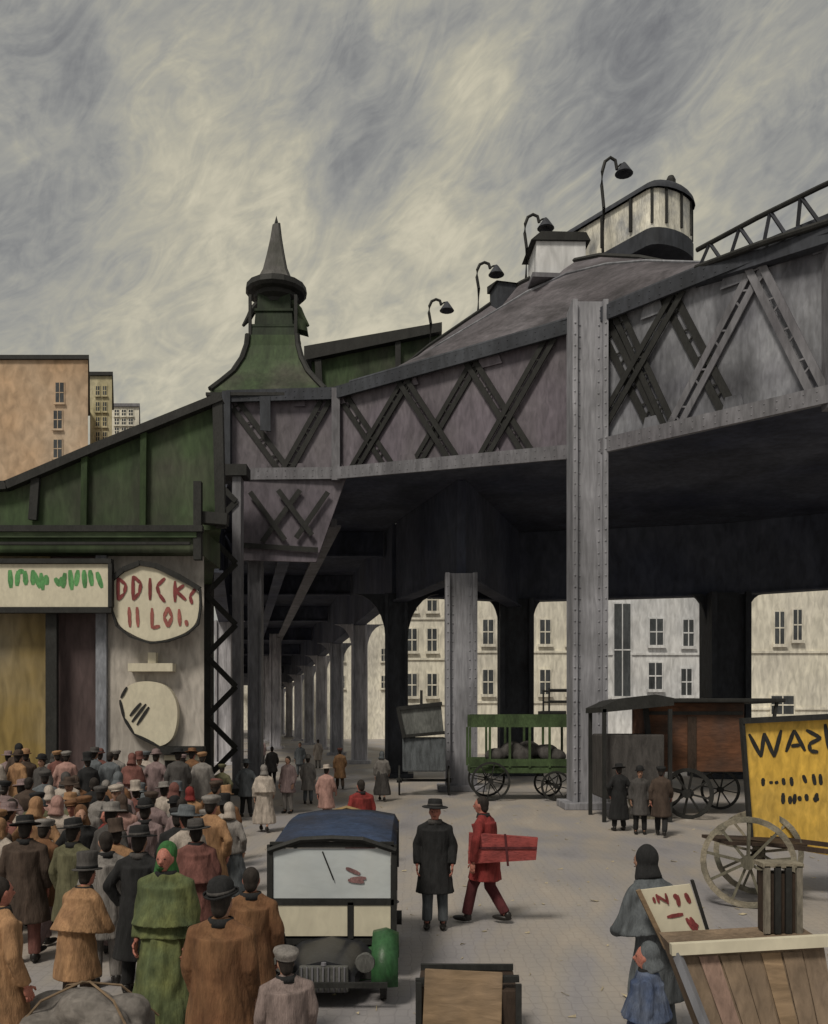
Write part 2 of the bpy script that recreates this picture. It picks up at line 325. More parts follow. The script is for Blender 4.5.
building('tenement', 'cream house with paired tall windows above the yellow sign', xa(742, 70), xa(930, 70), 70, 14, 19, WHITE,
         wpx(70, [(779, 628, 9, 32), (797, 625, 8, 30), (782, 705, 22, 18), (840, 628, 9, 30), (858, 628, 9, 30), (850, 690, 20, 20)]))
building('tenement', 'pale tenement glimpsed right of the receding columns under the tracks', xa(301, 132), xa(396, 132), 132, 14, 24, WHITE, wpx(132, [(px, py, 5, 12) for px in (322, 342, 362, 384) for py in (655, 682)]))
building('tenement', 'distant pale house closing the street far under the tracks', xa(215, 252), xa(392, 252), 252, 20, 30, WHITE, wpx(240, [(px, 690, 3, 7) for px in range(245, 385, 12)]))

# ------------------------------------------------------------------ elevated railway
V = Vector
SL = -.19
def tx(x0, y0, Y): return x0+SL*(Y-y0)
via = thing('elevated_railway', 'grey steel elevated railway on tall columns with cross braced trusses', 'railway bridge', (5.5, 29, 0))
# near face points, (X, Y, Zbottom, Ztop)
PB = [V((-7.35, 35.6)), V((-3.05, 35.45)), V((5.5, 29.25)), V((10.8, 23.4)), V((18.5, 14.9))]
ZB = [12.35, 12.35, 11.35, 11.05, 10.6]; ZT = [15.55, 15.62, 15.65, 15.65, 15.65]
def p3(p, z, off=(0, 0)): return V((p.x+off[0], p.y+off[1], z))
def facebay(a, b, zb0, zt0, zb1, zt1, braces, web, name='truss'):
    a, b = V(a), V(b); d = (b-a).normalized(); n = V((d.y, -d.x));  n = n if n.y < 0 else -n    # towards the street
    def q(u, v, off): z = (zb0+(zb1-zb0)*u)*(1-v)+(zt0+(zt1-zt0)*u)*v; pp = a.lerp(b, u)+n*off; return V((pp.x, pp.y, z))
    t = MB(); t.prism([q(0, 0, 0), q(1, 0, 0), q(1, 1, 0), q(0, 1, 0)], V((-n.x, -n.y, 0))*.12); t = t.build(name, web, via, world=True)
    up = V((n.x, n.y, 0))
    for v, nm, m in ((.03, 'bottom_chord', STEEL), (.985, 'top_chord', DARK)):
        cb_ = MB().bar(q(0, v, .12), q(1, v, .12), .24, .30, up).bar(q(0, v, .27), q(1, v, .27), .10, .46, V((n.x, n.y, 0)).cross(V((d.x, d.y, 0))))
        for kk in range(int((b-a).length/.35)):
            for dv in (-.11, .11): p_ = q((kk+.5)/int((b-a).length/.35), v, .305); cb_.ball((p_.x, p_.y, p_.z+dv), (.035,)*3, 6)
        cb_.build(nm, m, t, world=True)
        if nm == 'bottom_chord':
            for ku in (.0, .333, .667, 1.):
                for vv in ((.03, .17), (.86, .985)):
                    g0 = q(max(0, ku-.045), vv[0], .03); MB().prism([q(max(0, ku-.05), vv[0], .10), q(min(1, ku+.05), vv[0], .10), q(min(1, ku+.03), vv[1], .10), q(max(0, ku-.03), vv[1], .10)], V((-n.x, -n.y, 0))*.04).build('gusset_plate', web, t, world=True)
    for i, (u0, v0, u1, v1, wd, m) in enumerate(braces):
        v0 = .035 if v0 < .5 else .965; v1 = .035 if v1 < .5 else .965
        wd *= 1.3; m = BLACK if m is DARK else STEEL
        o = .05+.055*(i % 3)
        sd_ = .13
        dirv = (q(u1, v1, o)-q(u0, v0, o)).normalized(); lat = up.cross(dirv).normalized()
        br = MB(); br.bar(q(u0, v0, o)+lat*sd_*wd, q(u1, v1, o)+lat*sd_*wd, .16*wd, .05, up); br.bar(q(u0, v0, o)-lat*sd_*wd, q(u1, v1, o)-lat*sd_*wd, .16*wd, .05, up)
        for k in range(9):
            s0 = q(u0, v0, o).lerp(q(u1, v1, o), (k+.5)/9)
            br.bar(s0-lat*.2*wd, s0+lat*.2*wd+dirv*.18*(-1)**k, .05, .03, up)
        br.build('brace', m, t, world=True)
    return t
facebay(PB[0], PB[1], ZB[0], ZT[0], ZB[1], ZT[1], [(.04, .88, .55, .1, 1., DARK), (.52, .08, .92, .92, .9, DARK)], STEEL_PURPLE)
B3 = []
for u in (.10, .38, .66):
    B3 += [(u-.07, .9, u+.16, .08, .9, DARK), (u-.02, .06, u+.24, .92, .9, DARK)]
facebay(PB[1], PB[2], ZB[1], ZT[1], ZB[2], ZT[2], B3, STEEL_PURPLE)
facebay(PB[2], PB[3], ZB[2], ZT[2], ZB[3], ZT[3], [(.10, .95, .36, .08, 1., DARK), (.18, .97, .42, .1, .8, DARK), (.04, .06, .46, .9, .9, DARK), (.40, .92, .66, .12, 1., DARK), (.42, .07, .78, .95, 1., STEEL), (.74, .95, .98, .1, 1., STEEL)], STEEL_LIGHT)
facebay(PB[3], PB[4], ZB[3], ZT[3], ZB[4], ZT[4], [(.05, .95, .45, .08, 1., STEEL), (.05, .06, .45, .92, .9, STEEL), (.5, .92, .95, .12, 1., STEEL)], STEEL_LIGHT)
# posts between bays
for (p, i) in ((PB[0], 0), (PB[1], 1), (PB[3], 3)):
    MB().b2((p.x-.16, p.y-.42, ZB[i]-.2), (p.x+.16, p.y+.1, ZT[i]+.12)).build('truss_post', DARK if i == 0 else STEEL, via, world=True)
# lower bracket panel under the first bay
lp = MB().prism([at(240, 478, 35.3), at(346, 478, 35.3), at(316, 562, 35.3), at(240, 560, 35.3)], (0, .15, 0)).build('lower_panel', STEEL_PURPLE, via, world=True)
for (a, b) in (((250, 492), (285, 540)), ((300, 490), (262, 542)), ((278, 490), (312, 535)), ((328, 492), (296, 538)), ((240, 545), (318, 550))):
    lz = 35.2-.035*(1+int(a[0]) % 3); MB().bar(at(*a, lz), at(*b, lz), .2, .03, (0, -1, 0)).build('brace', BLACK, lp, world=True)
# deck slabs
RX0, RY0 = -.9, 44.
far = [V((-.9, 44)), V((5.2, 46.2)), V((15.2, 44)), V((26, 38)), V((36, 28))]
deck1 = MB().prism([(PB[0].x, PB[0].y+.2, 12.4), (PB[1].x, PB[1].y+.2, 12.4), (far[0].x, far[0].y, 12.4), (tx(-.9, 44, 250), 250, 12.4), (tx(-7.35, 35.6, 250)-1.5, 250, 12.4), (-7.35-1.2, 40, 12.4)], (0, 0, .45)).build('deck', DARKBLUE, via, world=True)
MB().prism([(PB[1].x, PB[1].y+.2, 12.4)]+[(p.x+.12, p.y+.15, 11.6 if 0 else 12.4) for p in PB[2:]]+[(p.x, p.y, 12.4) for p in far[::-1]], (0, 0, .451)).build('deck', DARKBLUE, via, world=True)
# far plate girders
def girder(a, b, z0, z1, m=DARK, t=.35, name='plate_girder', stiff=True):
    d = (b-a).normalized(); n = V((-d.y, d.x))*t/2
    g = MB().prism([(a.x-n.x, a.y-n.y, z0), (b.x-n.x, b.y-n.y, z0), (b.x+n.x, b.y+n.y, z0), (a.x+n.x, a.y+n.y, z0)], (0, 0, z1-z0))
    g.bar((a.x, a.y, z0-.04), (b.x, b.y, z0-.04), t+.35, .09)
    if stiff:
        k = int((b-a).length/1.6)
        for i in range(1, k): p = a.lerp(b, i/k); g.bar((p.x, p.y, z0+.02), (p.x, p.y, z1-.02), t+.2, .1, (d.x, d.y, 0))
    return g.build(name, m, via, world=True)
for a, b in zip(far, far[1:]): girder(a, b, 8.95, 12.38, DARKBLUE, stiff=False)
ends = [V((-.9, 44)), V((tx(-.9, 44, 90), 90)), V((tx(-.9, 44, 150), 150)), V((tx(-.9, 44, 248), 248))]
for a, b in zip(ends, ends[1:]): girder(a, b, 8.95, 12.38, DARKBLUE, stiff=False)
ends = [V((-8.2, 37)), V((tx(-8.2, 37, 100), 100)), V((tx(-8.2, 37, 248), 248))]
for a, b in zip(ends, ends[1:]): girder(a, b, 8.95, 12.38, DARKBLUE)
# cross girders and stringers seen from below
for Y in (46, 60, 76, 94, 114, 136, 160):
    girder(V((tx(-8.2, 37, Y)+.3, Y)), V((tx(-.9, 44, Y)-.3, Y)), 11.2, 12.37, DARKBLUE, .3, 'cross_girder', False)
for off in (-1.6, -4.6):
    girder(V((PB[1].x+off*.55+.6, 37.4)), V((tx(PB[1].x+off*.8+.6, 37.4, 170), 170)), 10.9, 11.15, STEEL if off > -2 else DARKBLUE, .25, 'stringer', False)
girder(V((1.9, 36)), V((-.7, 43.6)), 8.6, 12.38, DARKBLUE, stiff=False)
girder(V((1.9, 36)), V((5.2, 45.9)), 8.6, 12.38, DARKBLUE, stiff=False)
# columns
def column(x, y, w, ztop, m=COLUMN, flare=1.4, d=None, flz=1.6, name='column'):
    d = d or w
    c = MB().b2((x-w*.499, y-d*.34, 0), (x+w*.499, y+d*.34, ztop)).b2((x-w*.5, y-d*.5, 0), (x-w*.36, y+d*.5, ztop)).b2((x+w*.36, y-d*.5, 0), (x+w*.5, y+d*.5, ztop))
    if y < 37 and w > 1:
        for q in range(int((ztop-.6)/.36)):
            for sx in (-.43, -.27, .27, .43):
                yy = y-d*.5 if abs(sx) > .4 else y-d*.34
                c.ball((x+w*sx, yy, .5+q*.36), (.035, .03, .035), 6)
    c.rough(.02, .6); c = c.build(name, m, via, world=True)
    MB().b2((x-w*.75, y-d*.75, 0), (x+w*.75, y+d*.75, .22), .03).build('base_plate', m, c, world=True)
    if flare:
        for s in (-1, 1):
            arc = [(x+s*w*.5, y-.12, ztop-flz)]+[(x+s*(w*.5+flare*(1-math.cos(t*math.pi/12))), y-.12, ztop-flz+flz*math.sin(t*math.pi/12)) for t in range(1, 7)]+[(x+s*w*.5, y-.12, ztop)]
            MB().prism(arc, (0, .24, 0)).build('gusset', m, c, world=True)
    return c
column(5.52, 28.75, 1.12, 16.0, COLUMN, 0)
column(1.87, 36, 1.25, 8.6, COLUMN, 0)
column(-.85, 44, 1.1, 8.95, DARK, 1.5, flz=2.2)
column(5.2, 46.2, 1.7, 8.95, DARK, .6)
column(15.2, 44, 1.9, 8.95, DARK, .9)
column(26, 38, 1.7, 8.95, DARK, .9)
column(18.5, 15.2, 1.1, 10.6, COLUMN, 0)
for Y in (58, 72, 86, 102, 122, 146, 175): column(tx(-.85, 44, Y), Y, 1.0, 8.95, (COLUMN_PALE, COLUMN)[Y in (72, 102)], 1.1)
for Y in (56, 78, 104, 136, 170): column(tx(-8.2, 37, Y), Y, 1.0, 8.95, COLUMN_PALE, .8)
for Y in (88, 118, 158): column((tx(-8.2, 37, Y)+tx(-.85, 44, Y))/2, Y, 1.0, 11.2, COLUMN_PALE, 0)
column(-6.35, 36.1, .55, 12.3, STEEL, 0)
# lattice column
lc = thing('lattice_column', 'lattice steel column with zigzag lacing right of the oval sign', 'column', (-7.2, 33.9, 0))
xl, xr = xa(208, 33.9)+7.2, xa(238, 33.9)+7.2
for x in (xl, xr): MB().b2((x-.16, -.3, 0), (x+.16, .3, 12.3)).build('upright', BLACK if x == xl else STEEL, lc)
z = .6; s = 0
while z < 11.6:
    a, b = ((xl, z), (xr, z+1.15)) if s % 2 == 0 else ((xr, z), (xl, z+1.15))
    MB().bar((a[0], -.34-.03*(s % 2), a[1]), (b[0], -.34-.03*(s % 2), b[1]), .2, .05, (0, -1, 0)).build('lacing_bar', BLACK, lc); z += 1.15; s += 1
MB().b2((xl-.3, -.45, 11.9), (xr+.4, .4, 12.32)).build('cap_plate', BLACK, lc)
MB().b2((xl-.35, -.5, 0), (xr+.35, .5, .25)).build('base_plate', BLACK, lc)

# hull-like embankment parapet above the truss
prof = [(352, 392, 393), (395, 374, 380), (430, 346, 368), (480, 312, 352), (520, 284, 338), (560, 264, 326), (600, 256, 308), (640, 258, 288), (700, 270, 270)]
def facey(px):   # depth of the truss face at a pixel column
    lo = 0
    for a, b in zip(PB, PB[1:]):
        ua, ub = CX+F*a.x/a.y, CX+F*b.x/b.y
        if ua <= px <= ub:
            k0, k1 = 0., 1.
            for _ in range(30):
                k = (k0+k1)/2; q = a.lerp(b, k)
                if CX+F*q.x/q.y < px: k0 = k
                else: k1 = k
            return q.y
    return PB[-1].y
rows = [[], [], [], []]
for (px, pt, pb) in prof:
    Y = facey(px); x = xa(px, Y)
    zt = za(pt, Y+1.3)
    hgt = zt-15.8
    rows[0].append((x-.05, Y-.25, 15.82)); rows[1].append((x, Y-.12, 15.82+hgt*.30)); rows[2].append((x+.3, Y+.5, 15.82+hgt*.72)); rows[3].append(V((xa(px, Y+1.3), Y+1.3, zt)))
rows.append([V((p[0]+1.6, p[1]+3.4, p[2]-.05)) for p in rows[3]]); rows.append([V((p[0], p[1], 12.85)) for p in rows[4]])
pr = MB().quadsheet(rows).build('parapet_apron', mat('apron_plates', (.085, .076, .085), .6, .55, .8, (.35, 1, 2.2), .3, (.14, .13, .145), rot=R(-25)), via, world=True, smooth=True)
def lip(k, m, r): MB().tube(rows[k], r, 6).build('rolled_lip', m, pr, world=True)
lip(3, BLACK, .10); lip(0, DARK, .09); lip(2, STEEL_LIGHT, .05)
ridge = lambda px: next((V(a).lerp(V(b), (px-(CX+F*a[0]/a[1]))/((CX+F*b[0]/b[1])-(CX+F*a[0]/a[1]))) for a, b in zip(rows[3], rows[3][1:]) if CX+F*a[0]/a[1] <= px <= CX+F*b[0]/b[1]), V(rows[3][-1]))

# lamps on the parapet
for (px, ptop, lab) in ((430, 298, 'lowest hooked platform lamp, nearest the green shed roof'), (478, 261, 'hooked platform lamp second up the row from the green shed'),
                        (526, 213, 'hooked platform lamp beside the small white cabin on the tracks'), (603, 156, 'tallest hooked platform lamp, standing beside the round fronted train car')):
    b = ridge(px); H = za(ptop, b.y)-b.z
    t = thing('platform_lamp', lab, 'lamp', b-V((0, 0, .05)), group='hooked lamps along the elevated track')
    k = min(H/2.0, 1.0)*.9
    MB().tube([(0, 0, 0), (.03, 0, H*.5), (-.04, 0, H*.72), (-.02, 0, H*.86), (.08*k, 0, H*.96), (.28*k, 0, H), (.46*k, 0, H*.97), (.52*k, 0, H*.88)], .055, 8).build('pole', BLACK, t, smooth=True)
    MB().lathe([(.04, 0), (.11*k, -.08*k), (.34*k, -.42*k), (.30*k, -.44*k), (0, -.30*k)], (.78*k, 0, H*.95), 14).build('lamp_shade', DARK, t)
    MB().tube([(.5*k, 0, H*.89), (.64*k, 0, H*.93), (.78*k, 0, H*.94)], .03, 6).build('arm', BLACK, t)
# train car
tc0 = V((8.45, 29.9, 18.2)); tl = V((5.9, 33.4, 18.15))
d2 = (tc0-tl); rz = math.atan2(-d2.x, d2.y); L_ = V((d2.x, d2.y)).length
car = thing('train_car', 'round fronted cream and grey train car on top of the elevated track', 'train car', tc0, rz)
W, H = 1.12, 2.05
def outline(w, y, z0, z1, n=10):   # rounded front plan
    return None
def plan(w, front, ln, z):
    pts = [V((-w, -ln, z)), V((w, -ln, z))]
    for k in range(11): a = math.pi*k/10; pts.append(V((w*math.cos(a), front*math.sin(a), z)))
    return pts
bd = MB().prism(plan(W, .55, L_, 0), (0, 0, .55)).build('car_body', DARK, car)
MB().prism(plan(W*.95, .50, L_-.05, .55), (0, 0, H*.9-.55)).build('window_band', mat('train_cream_panels', (.72, .69, .60), .5, .25, 3, (1, 1, .2), .1, (.30, .31, .33)), car, smooth=False)
rm = MB(); n = 8
rr_ = []
for j in range(n+1):
    a = math.pi/2*j/n; k = math.cos(a)**.6 if j < n else .001
    rr_.append([p*1 for p in plan(max(W*1.05*k, .01), .62*max(k, .02), L_+.1, H*.9+.42*math.sin(a))])
for r in rr_: r.append(r[0].copy())
rm.quadsheet(rr_).build('roof', DARK, car, smooth=True)
for k in (1, 3, 5, 7, 9):
    a = math.pi*k/10; MB().bar((W*.97*math.cos(a), .53*math.sin(a), .72), (W*.97*math.cos(a), .53*math.sin(a), H*.92), .085, .05, (math.cos(a), math.sin(a), 0)).build('window_post', BLACK, car)
for k in range(3):
    for sx in (-1, 1): MB().b2((sx*(W+.0)-.03, -.7-k*1.25, .75), (sx*W+.03, -.6-k*1.25, H*.9)).build('window_post', BLACK, car)
MB().lathe([(0, .5), (.10, .48), (.16, .35), (.16, .0), (.2, 0)], (0, .1, H*.9+.28), 12).build('roof_lamp', BLACK, car)
MB().b2((-.2, -2.0, H*.9+.36), (.2, -1.2, H*.9+.55), .04).build('roof_vent', BLACK, car)
# cabin + tool box
cb = thing('signal_cabin', 'small white trackside cabin with dark overhanging roof, left of the train car', 'cabin', (5.0, 30.6, 18.15), R(4))
MB().b2((-.85, 0, -.2), (.85, 1.4, .95)).build('wall', WHITE_COOL, cb)
MB().prism([(-1.05, -.1, .9), (1.0, -.1, .95), (.85, -.1, 1.22), (-.7, -.1, 1.2)], (0, 1.7, 0)).build('roof', BLACK, cb)
MB().b2((-1, -.1, -.35), (1, 1.5, -.2)).build('plinth', STEEL, cb)
tb = thing('tool_locker', 'black trackside locker with sloping lid, left of the small white cabin', 'locker', (3.55, 31.9, 17.55), R(14))
MB().b2((-.6, 0, -.2), (.6, .9, .72)).build('body', DARK, tb); MB().prism([(-.68, -.08, .72), (-.68, .98, .72), (-.68, .98, .98)], (1.36, 0, 0)).build('lid', BLACK, tb)

# guard railing right of the train, on top of truss
gr = thing('guard_railing', 'zigzag iron guard railing on top of the viaduct, right of the train car', 'railing', (9, 25.6, 15.75))
ra = [at(696, 268, 26.0), at(760, 244, 24.3), at(828, 222, 23.0), at(900, 196, 21.2)]
rb = [at(697, 250, 26.0), at(757, 218, 24.3), at(818, 188, 23.0), at(900, 150, 21.2)]
def pl(P, t): t *= len(P)-1; i = min(int(t), len(P)-2); return P[i].lerp(P[i+1], t-i)
MB().tube(rb, .07, 8).build('top_rail', BLACK, gr, world=True); MB().tube([p for p in ra], .09, 8).build('bottom_rail', BLACK, gr, world=True)
for i in range(6):
    a = pl(ra, i/6+.02); b = pl(rb, (i+.45)/6); c_ = pl(ra, (i+.8)/6)
    MB().bar(a, b, .09, .05, (0, -1, 0)).build('strut', DARK, gr, world=True); MB().bar(b, c_, .09, .05, (0, -1, 0)).build('strut', DARK, gr, world=True)
    if i % 3 == 0: MB().bar((a.x, a.y, 15.7), a, .12, .12).build('post', DARK, gr, world=True)
coping = MB().prism([at(696, 272, 26.0), at(828, 226, 23.0), at(900, 200, 21.2), at(900, 222, 21.2), at(828, 242, 23.0), at(696, 284, 26.0)], (.1, .35, 0)).build('coping_plate', DARK, via, world=True)

# green shed on the tracks
gs = thing('track_shed', 'dark green track shed with black eaves, behind the spired tower', 'shed', (-2.2, 42, 12.85))
MB().prism([at(310, 352, 42), at(440, 330, 42), at(440, 410, 42), at(322, 440, 42)], (0, 5, 0)).build('wall', GREEN_ROOF, gs, world=True)
MB().prism([at(304, 346, 41.6), at(442, 322, 41.6), at(442, 331, 41.6), at(304, 360, 41.6)], (0, 6, 0)).build('eaves', BLACK, gs, world=True)
MB().bar(at(318, 360, 41.8), at(322, 430, 41.8), .3, .2).build('corner_post', BLACK, gs, world=True)
MB().bar(at(398, 342, 41.8), at(398, 385, 41.8), .25, .2).build('corner_post', BLACK, gs, world=True)

# spired tower
tw = thing('spired_tower', 'green station tower with flared roof, bracketed cap and pointed spire', 'tower', (-5.75, 37.6, 15.62))
def sq(prof, name, m, parent, cx=0, cyy=0):
    b = MB(); R4 = [[(cx+sx*r, cyy+sy*r, z) for sx, sy in ((-1, -1), (1, -1), (1, 1), (-1, 1), (-1, -1))] for r, z in prof]
    b.quadsheet(R4); bmesh.ops.remove_doubles(b.bm, verts=b.bm.verts, dist=1e-4)
    return b.build(name, m, parent)
sq([(0, .15), (2.25, .0), (2.25, .15), (1.9, .6), (1.5, 1.15), (1.2, 1.8), (1.04, 2.4), (1.0, 2.85), (0, 2.86)], 'flared_roof', GREEN_ROOF, tw)
for sx in (-1, 1):
    MB().tube([(sx*2.25, -2.27, .17), (sx*1.9, -1.92, .62), (sx*1.5, -1.52, 1.17), (sx*1.2, -1.22, 1.82), (sx*1.04, -1.06, 2.42), (sx*1.0, -1.02, 2.85)], .12, 6).build('hip_roll', BLACK, tw)
MB().b2((-2.4, -2.4, -.12), (2.4, 2.4, .0)).build('eaves_board', BLACK, tw)
sh = sq([(0, 2.75), (.95, 2.75), (.90, 3.2), (.92, 3.22), (.92, 3.32), (.78, 3.34), (.74, 3.9), (.80, 3.92), (.80, 4.02), (.68, 4.04), (.66, 4.75), (0, 4.75)], 'shaft', mat('dark_green_tin', (.022, .034, .017), .7, .5, 1.2, (1, 1, .3), .25, (.02, .03, .02)), tw)
for sx in (-1, 1): MB().b2((sx*.93-.06, -.97, 2.75), (sx*.93+.06, -.85, 4.5)).build('corner_strip', BLACK, sh)
for s in (-1, 1):
    MB().tube([(s*.66, -.2, 4.5), (s*.95, -.2, 4.2), (s*1.1, -.2, 3.9), (s*1.36, -.2, 3.55)], [.2, .17, .14, .06], 8).build('bracket', GREEN_ROOF if s > 0 else BLACK, sh, smooth=True)
MB().prism([(.85, -.3, 4.25), (1.2, -.3, 4.0), (1.32, -.3, 3.3), (.95, -.3, 3.4), (.9, -.3, 3.0)], (0, .6, 0)).build('bracket', GREEN_ROOF, sh)
cp = MB().lathe([(0, 4.4), (.70, 4.4), (.72, 4.55), (.92, 4.68), (.94, 4.84), (1.18, 4.88), (1.28, 5.0), (1.24, 5.24), (.9, 5.28), (.84, 5.44), (.6, 5.46), (0, 5.47)], (0, 0, 0), 16).build('cap', BLACK, tw)
sp = sq([(0, 5.25), (.66, 5.33), (.48, 5.8), (.34, 6.5), (.22, 7.2), (.14, 7.8), (0, 8.0)], 'spire', mat('spire_tin', (.045, .045, .038), .6, .5, 2, (1, 1, .2), .2, (.12, .11, .115), c2amt=.4), tw)
MB().tube([(.66, -.66, 5.33), (.48, -.48, 5.8), (.34, -.34, 6.5), (.22, -.22, 7.2), (.14, -.14, 7.85)], .05, 6).build('hip_roll', BLACK, sp)
MB().lathe([(.03, 7.7), (.08, 7.95), (.0, 8.25)], (0, 0, 0), 8).build('finial', BLACK, sp)
MB().b2((-.25, -2.4, -1.5), (.15, -2.3, -.14)).rough(.08, 3).build('hanging_plate', DARK, tw)

# stair enclosure + storefront
Y0 = 24.0
en = thing('stair_enclosure', 'dark green sheet metal stair enclosure rising right towards the spired tower', 'station stair', (-8, Y0, 6.6))
def enc(px, py, Y=Y0): return at(px, py, Y)
xr0 = xa(221, Y0); back = 11.
def backp(p): return V((p.x*(Y0+back)/Y0-.4, p.y+back, p.z+(.0)))
fr = [enc(-160, 530), enc(221, 530), enc(221, 402), enc(140, 432), enc(5, 486), enc(-160, 545-4)]
fr = [enc(-160, 530), enc(221, 530), enc(221, 400), enc(100, 449), enc(8, 488), enc(-160, 500)]
b = MB(); A = [b.bm.verts.new(p) for p in fr]; Bv = [b.bm.verts.new(backp(p)) for p in fr]
b.bm.faces.new(A); b.bm.faces.new(Bv[::-1])
for k in range(len(A)): b.bm.faces.new((A[k], Bv[k], Bv[(k+1) % len(A)], A[(k+1) % len(A)]))
b.build('sheet_wall', GREEN_ROOF, en, world=True)
def strip(pts, w, d, m, nm, Y=Y0-.12):
    o = MB()
    for a, c_ in zip(pts, pts[1:]): o.bar(at(*a, Y), at(*c_, Y), w, d, (0, -1, 0))
    return o.build(nm, m, en, world=True)
strip([(-160, 498), (8, 486), (100, 447), (222, 398)], .22, .3, BLACK, 'roof_edge')
strip([(36, 478), (33, 520)], .22, .12, BLACK, 'batten'); strip([(85, 455), (84, 528)], .16, .12, mat('deep_green', (.03, .05, .02)), 'batten'); strip([(144, 432), (143, 528)], .16, .12, mat('deep_green', (.03, .05, .02)), 'batten')
strip([(198, 482), (198, 560)], .2, .2, BLACK, 'batten', Y0-.5)
strip([(218, 402), (221, 528)], .26, .2, BLACK, 'batten')
MB().b2((xa(-160, Y0), Y0-.5, za(556, Y0)), (xa(204, Y0), Y0+2, za(529, Y0))).build('fascia', GREEN_ROOF, en, world=True)
MB().b2((xa(-160, Y0), Y0-.62, za(542, Y0)), (xa(202, Y0), Y0-.502, za(532, Y0))).build('gutter', GREEN_PALE, en, world=True)
strip([(-160, 529), (203, 529)], .16, .2, BLACK, 'gutter_edge', Y0-.6); strip([(-160, 543.5), (190, 543.5)], .07, .1, BLACK, 'gutter_edge', Y0-.66)
strip([(203, 518), (228, 520)], .3, .3, BLACK, 'bracket', Y0-.3)

st = thing('shopfront', 'shopfront in ochre, plum and grey under the green stair enclosure', 'shop', (-8, Y0, .13))
zt = za(556, Y0)-.004
def slab(px0, px1, z0, z1, m, nm, y0=Y0, y1=Y0+.4): return MB().b2((xa(px0, Y0), y0, z0), (xa(px1, Y0), y1, z1)).build(nm, m, st, world=True)
b = MB(); b.prism([(xa(108, Y0), Y0, .13), (xa(204, Y0), Y0, .13), (xa(204, Y0)*(33/24)-.2, 33, .13), (xa(108, Y0), 33, .13)], (0, 0, zt-.13)); b.build('side_wall', GREYWALL, st, world=True)
slab(-160, 50, .13, zt, OCHRE, 'ochre_wall'); slab(50.2, 97, .13, zt, PURPLE, 'plum_shutter', Y0+.05)
slab(97.2, 107.8, .13, zt, mat('blue_grey_pilaster', (.22, .23, .26), .8, .3, 1.5), 'pilaster', Y0-.12)
MB().b2((xa(47, 23.7), 23.6, .13), (xa(58, 23.7), 23.75, za(600, 23.7))).build('awning_post', BLACK, st, world=True)
o = slab(165, 196, za(800, Y0), za(757, Y0), BLACK, 'dark_window', Y0-.03, Y0-.002)
slab(162, 206, za(754, Y0), za(746, Y0), BLACK, 'ledge', Y0-.4, Y0-.002)
slab(166, 204, za(760, Y0), za(755, Y0), CREAM, 'ledge_board', Y0-.2, Y0-.031)
slab(132, 176, za(672, Y0), za(664, Y0), CREAM, 'shelf', Y0-.35, Y0-.002); slab(150, 158, za(663.5, Y0), za(653, Y0), CREAM, 'shelf_bracket', Y0-.2, Y0-.002)

# strokes: painted lettering as slightly raised brush strokes
def strokes(lines, org, ux, uz, nrm, w, m, name, parent):
    """lines: list of (u0,v0,u1,v1[,width]); org + ux*u + uz*v"""
    b = MB(); nrm = V(nrm).normalized(); i = 0
    for ln in lines:
        u0, v0, u1, v1 = ln[:4]; ww = ln[4] if len(ln) > 4 else w
        a = org+ux*u0+uz*v0; c_ = org+ux*u1+uz*v1; d = (c_-a).normalized(); s = d.cross(nrm); off = nrm*(.006+.002*(i % 4)); i += 1
        k = 7; ptsL, ptsR = [], []
        for j in range(k+1):
            t = j/k; e = min(1, .55+1.8*min(t, 1-t)); jit = 1+.18*noise.noise(a*3+V((t*4, i, 0)))
            p = a.lerp(c_, t)+off; ptsL.append(p+s*ww/2*e*jit); ptsR.append(p-s*ww/2*e*jit)
        b.prism(ptsL+ptsR[::-1], nrm*-.004)
    return b.build(name, m, parent, world=True)
def arcpts(cx, cy, rx, ry, a0, a1, n=6):
    P = [(cx+rx*math.cos(R(a0+(a1-a0)*k/n)), cy+ry*math.sin(R(a0+(a1-a0)*k/n))) for k in range(n+1)]
    return [(*p, *q) for p, q in zip(P, P[1:])]
X_, Z_ = V((1, 0, 0)), V((0, 0, 1))
# green lettered sign board
Ys = 23.4
sb = thing('shop_signboard', 'long white signboard with green brush lettering over the ochre wall', 'sign', (xa(50, Ys), Ys, za(608, Ys)))
MB().b2((xa(-60, Ys), Ys, za(607, Ys)), (xa(109, Ys), Ys+.12, za(564, Ys))).build('board', CREAM, sb, world=True)
MB().b2((xa(-62, Ys), Ys-.08, za(613, Ys)), (xa(112, Ys), Ys+.14, za(607.3, Ys))).build('bottom_frame', BLACK, sb, world=True)
MB().b2((xa(-62, Ys), Ys-.08, za(563.6, Ys)), (xa(112, Ys), Ys+.14, za(559, Ys))).build('top_frame', BLACK, sb, world=True)
MB().b2((xa(109.2, Ys), Ys-.1, za(607.2, Ys)), (xa(113, Ys), Ys+.1, za(564, Ys))).build('side_frame', BLACK, sb, world=True)
pxm = Ys/F
def spx(L2, w, m, nm, par, Y, n=(0, -1, 0)):
    if nm.endswith('lettering'):          # one raised letter after the other
        cl = []
        for st_ in sorted(L2, key=lambda q: min(q[0], q[2])):
            if cl and min(st_[0], st_[2]) <= cl[-1][0]+2.4: cl[-1][1].append(st_); cl[-1][0] = max(cl[-1][0], st_[0], st_[2])
            else: cl.append([max(st_[0], st_[2]), [st_]])
        for _, g_ in cl: spx(g_, w, m, 'letter', par, Y, n)
        return
    return strokes([(a, -b, c_, -d) for a, b, c_, d in L2], V((xa(0, Y), Y, za(0, Y))), X_*(Y/F), Z_*(Y/F), n, w*Y/F, m, nm, par)
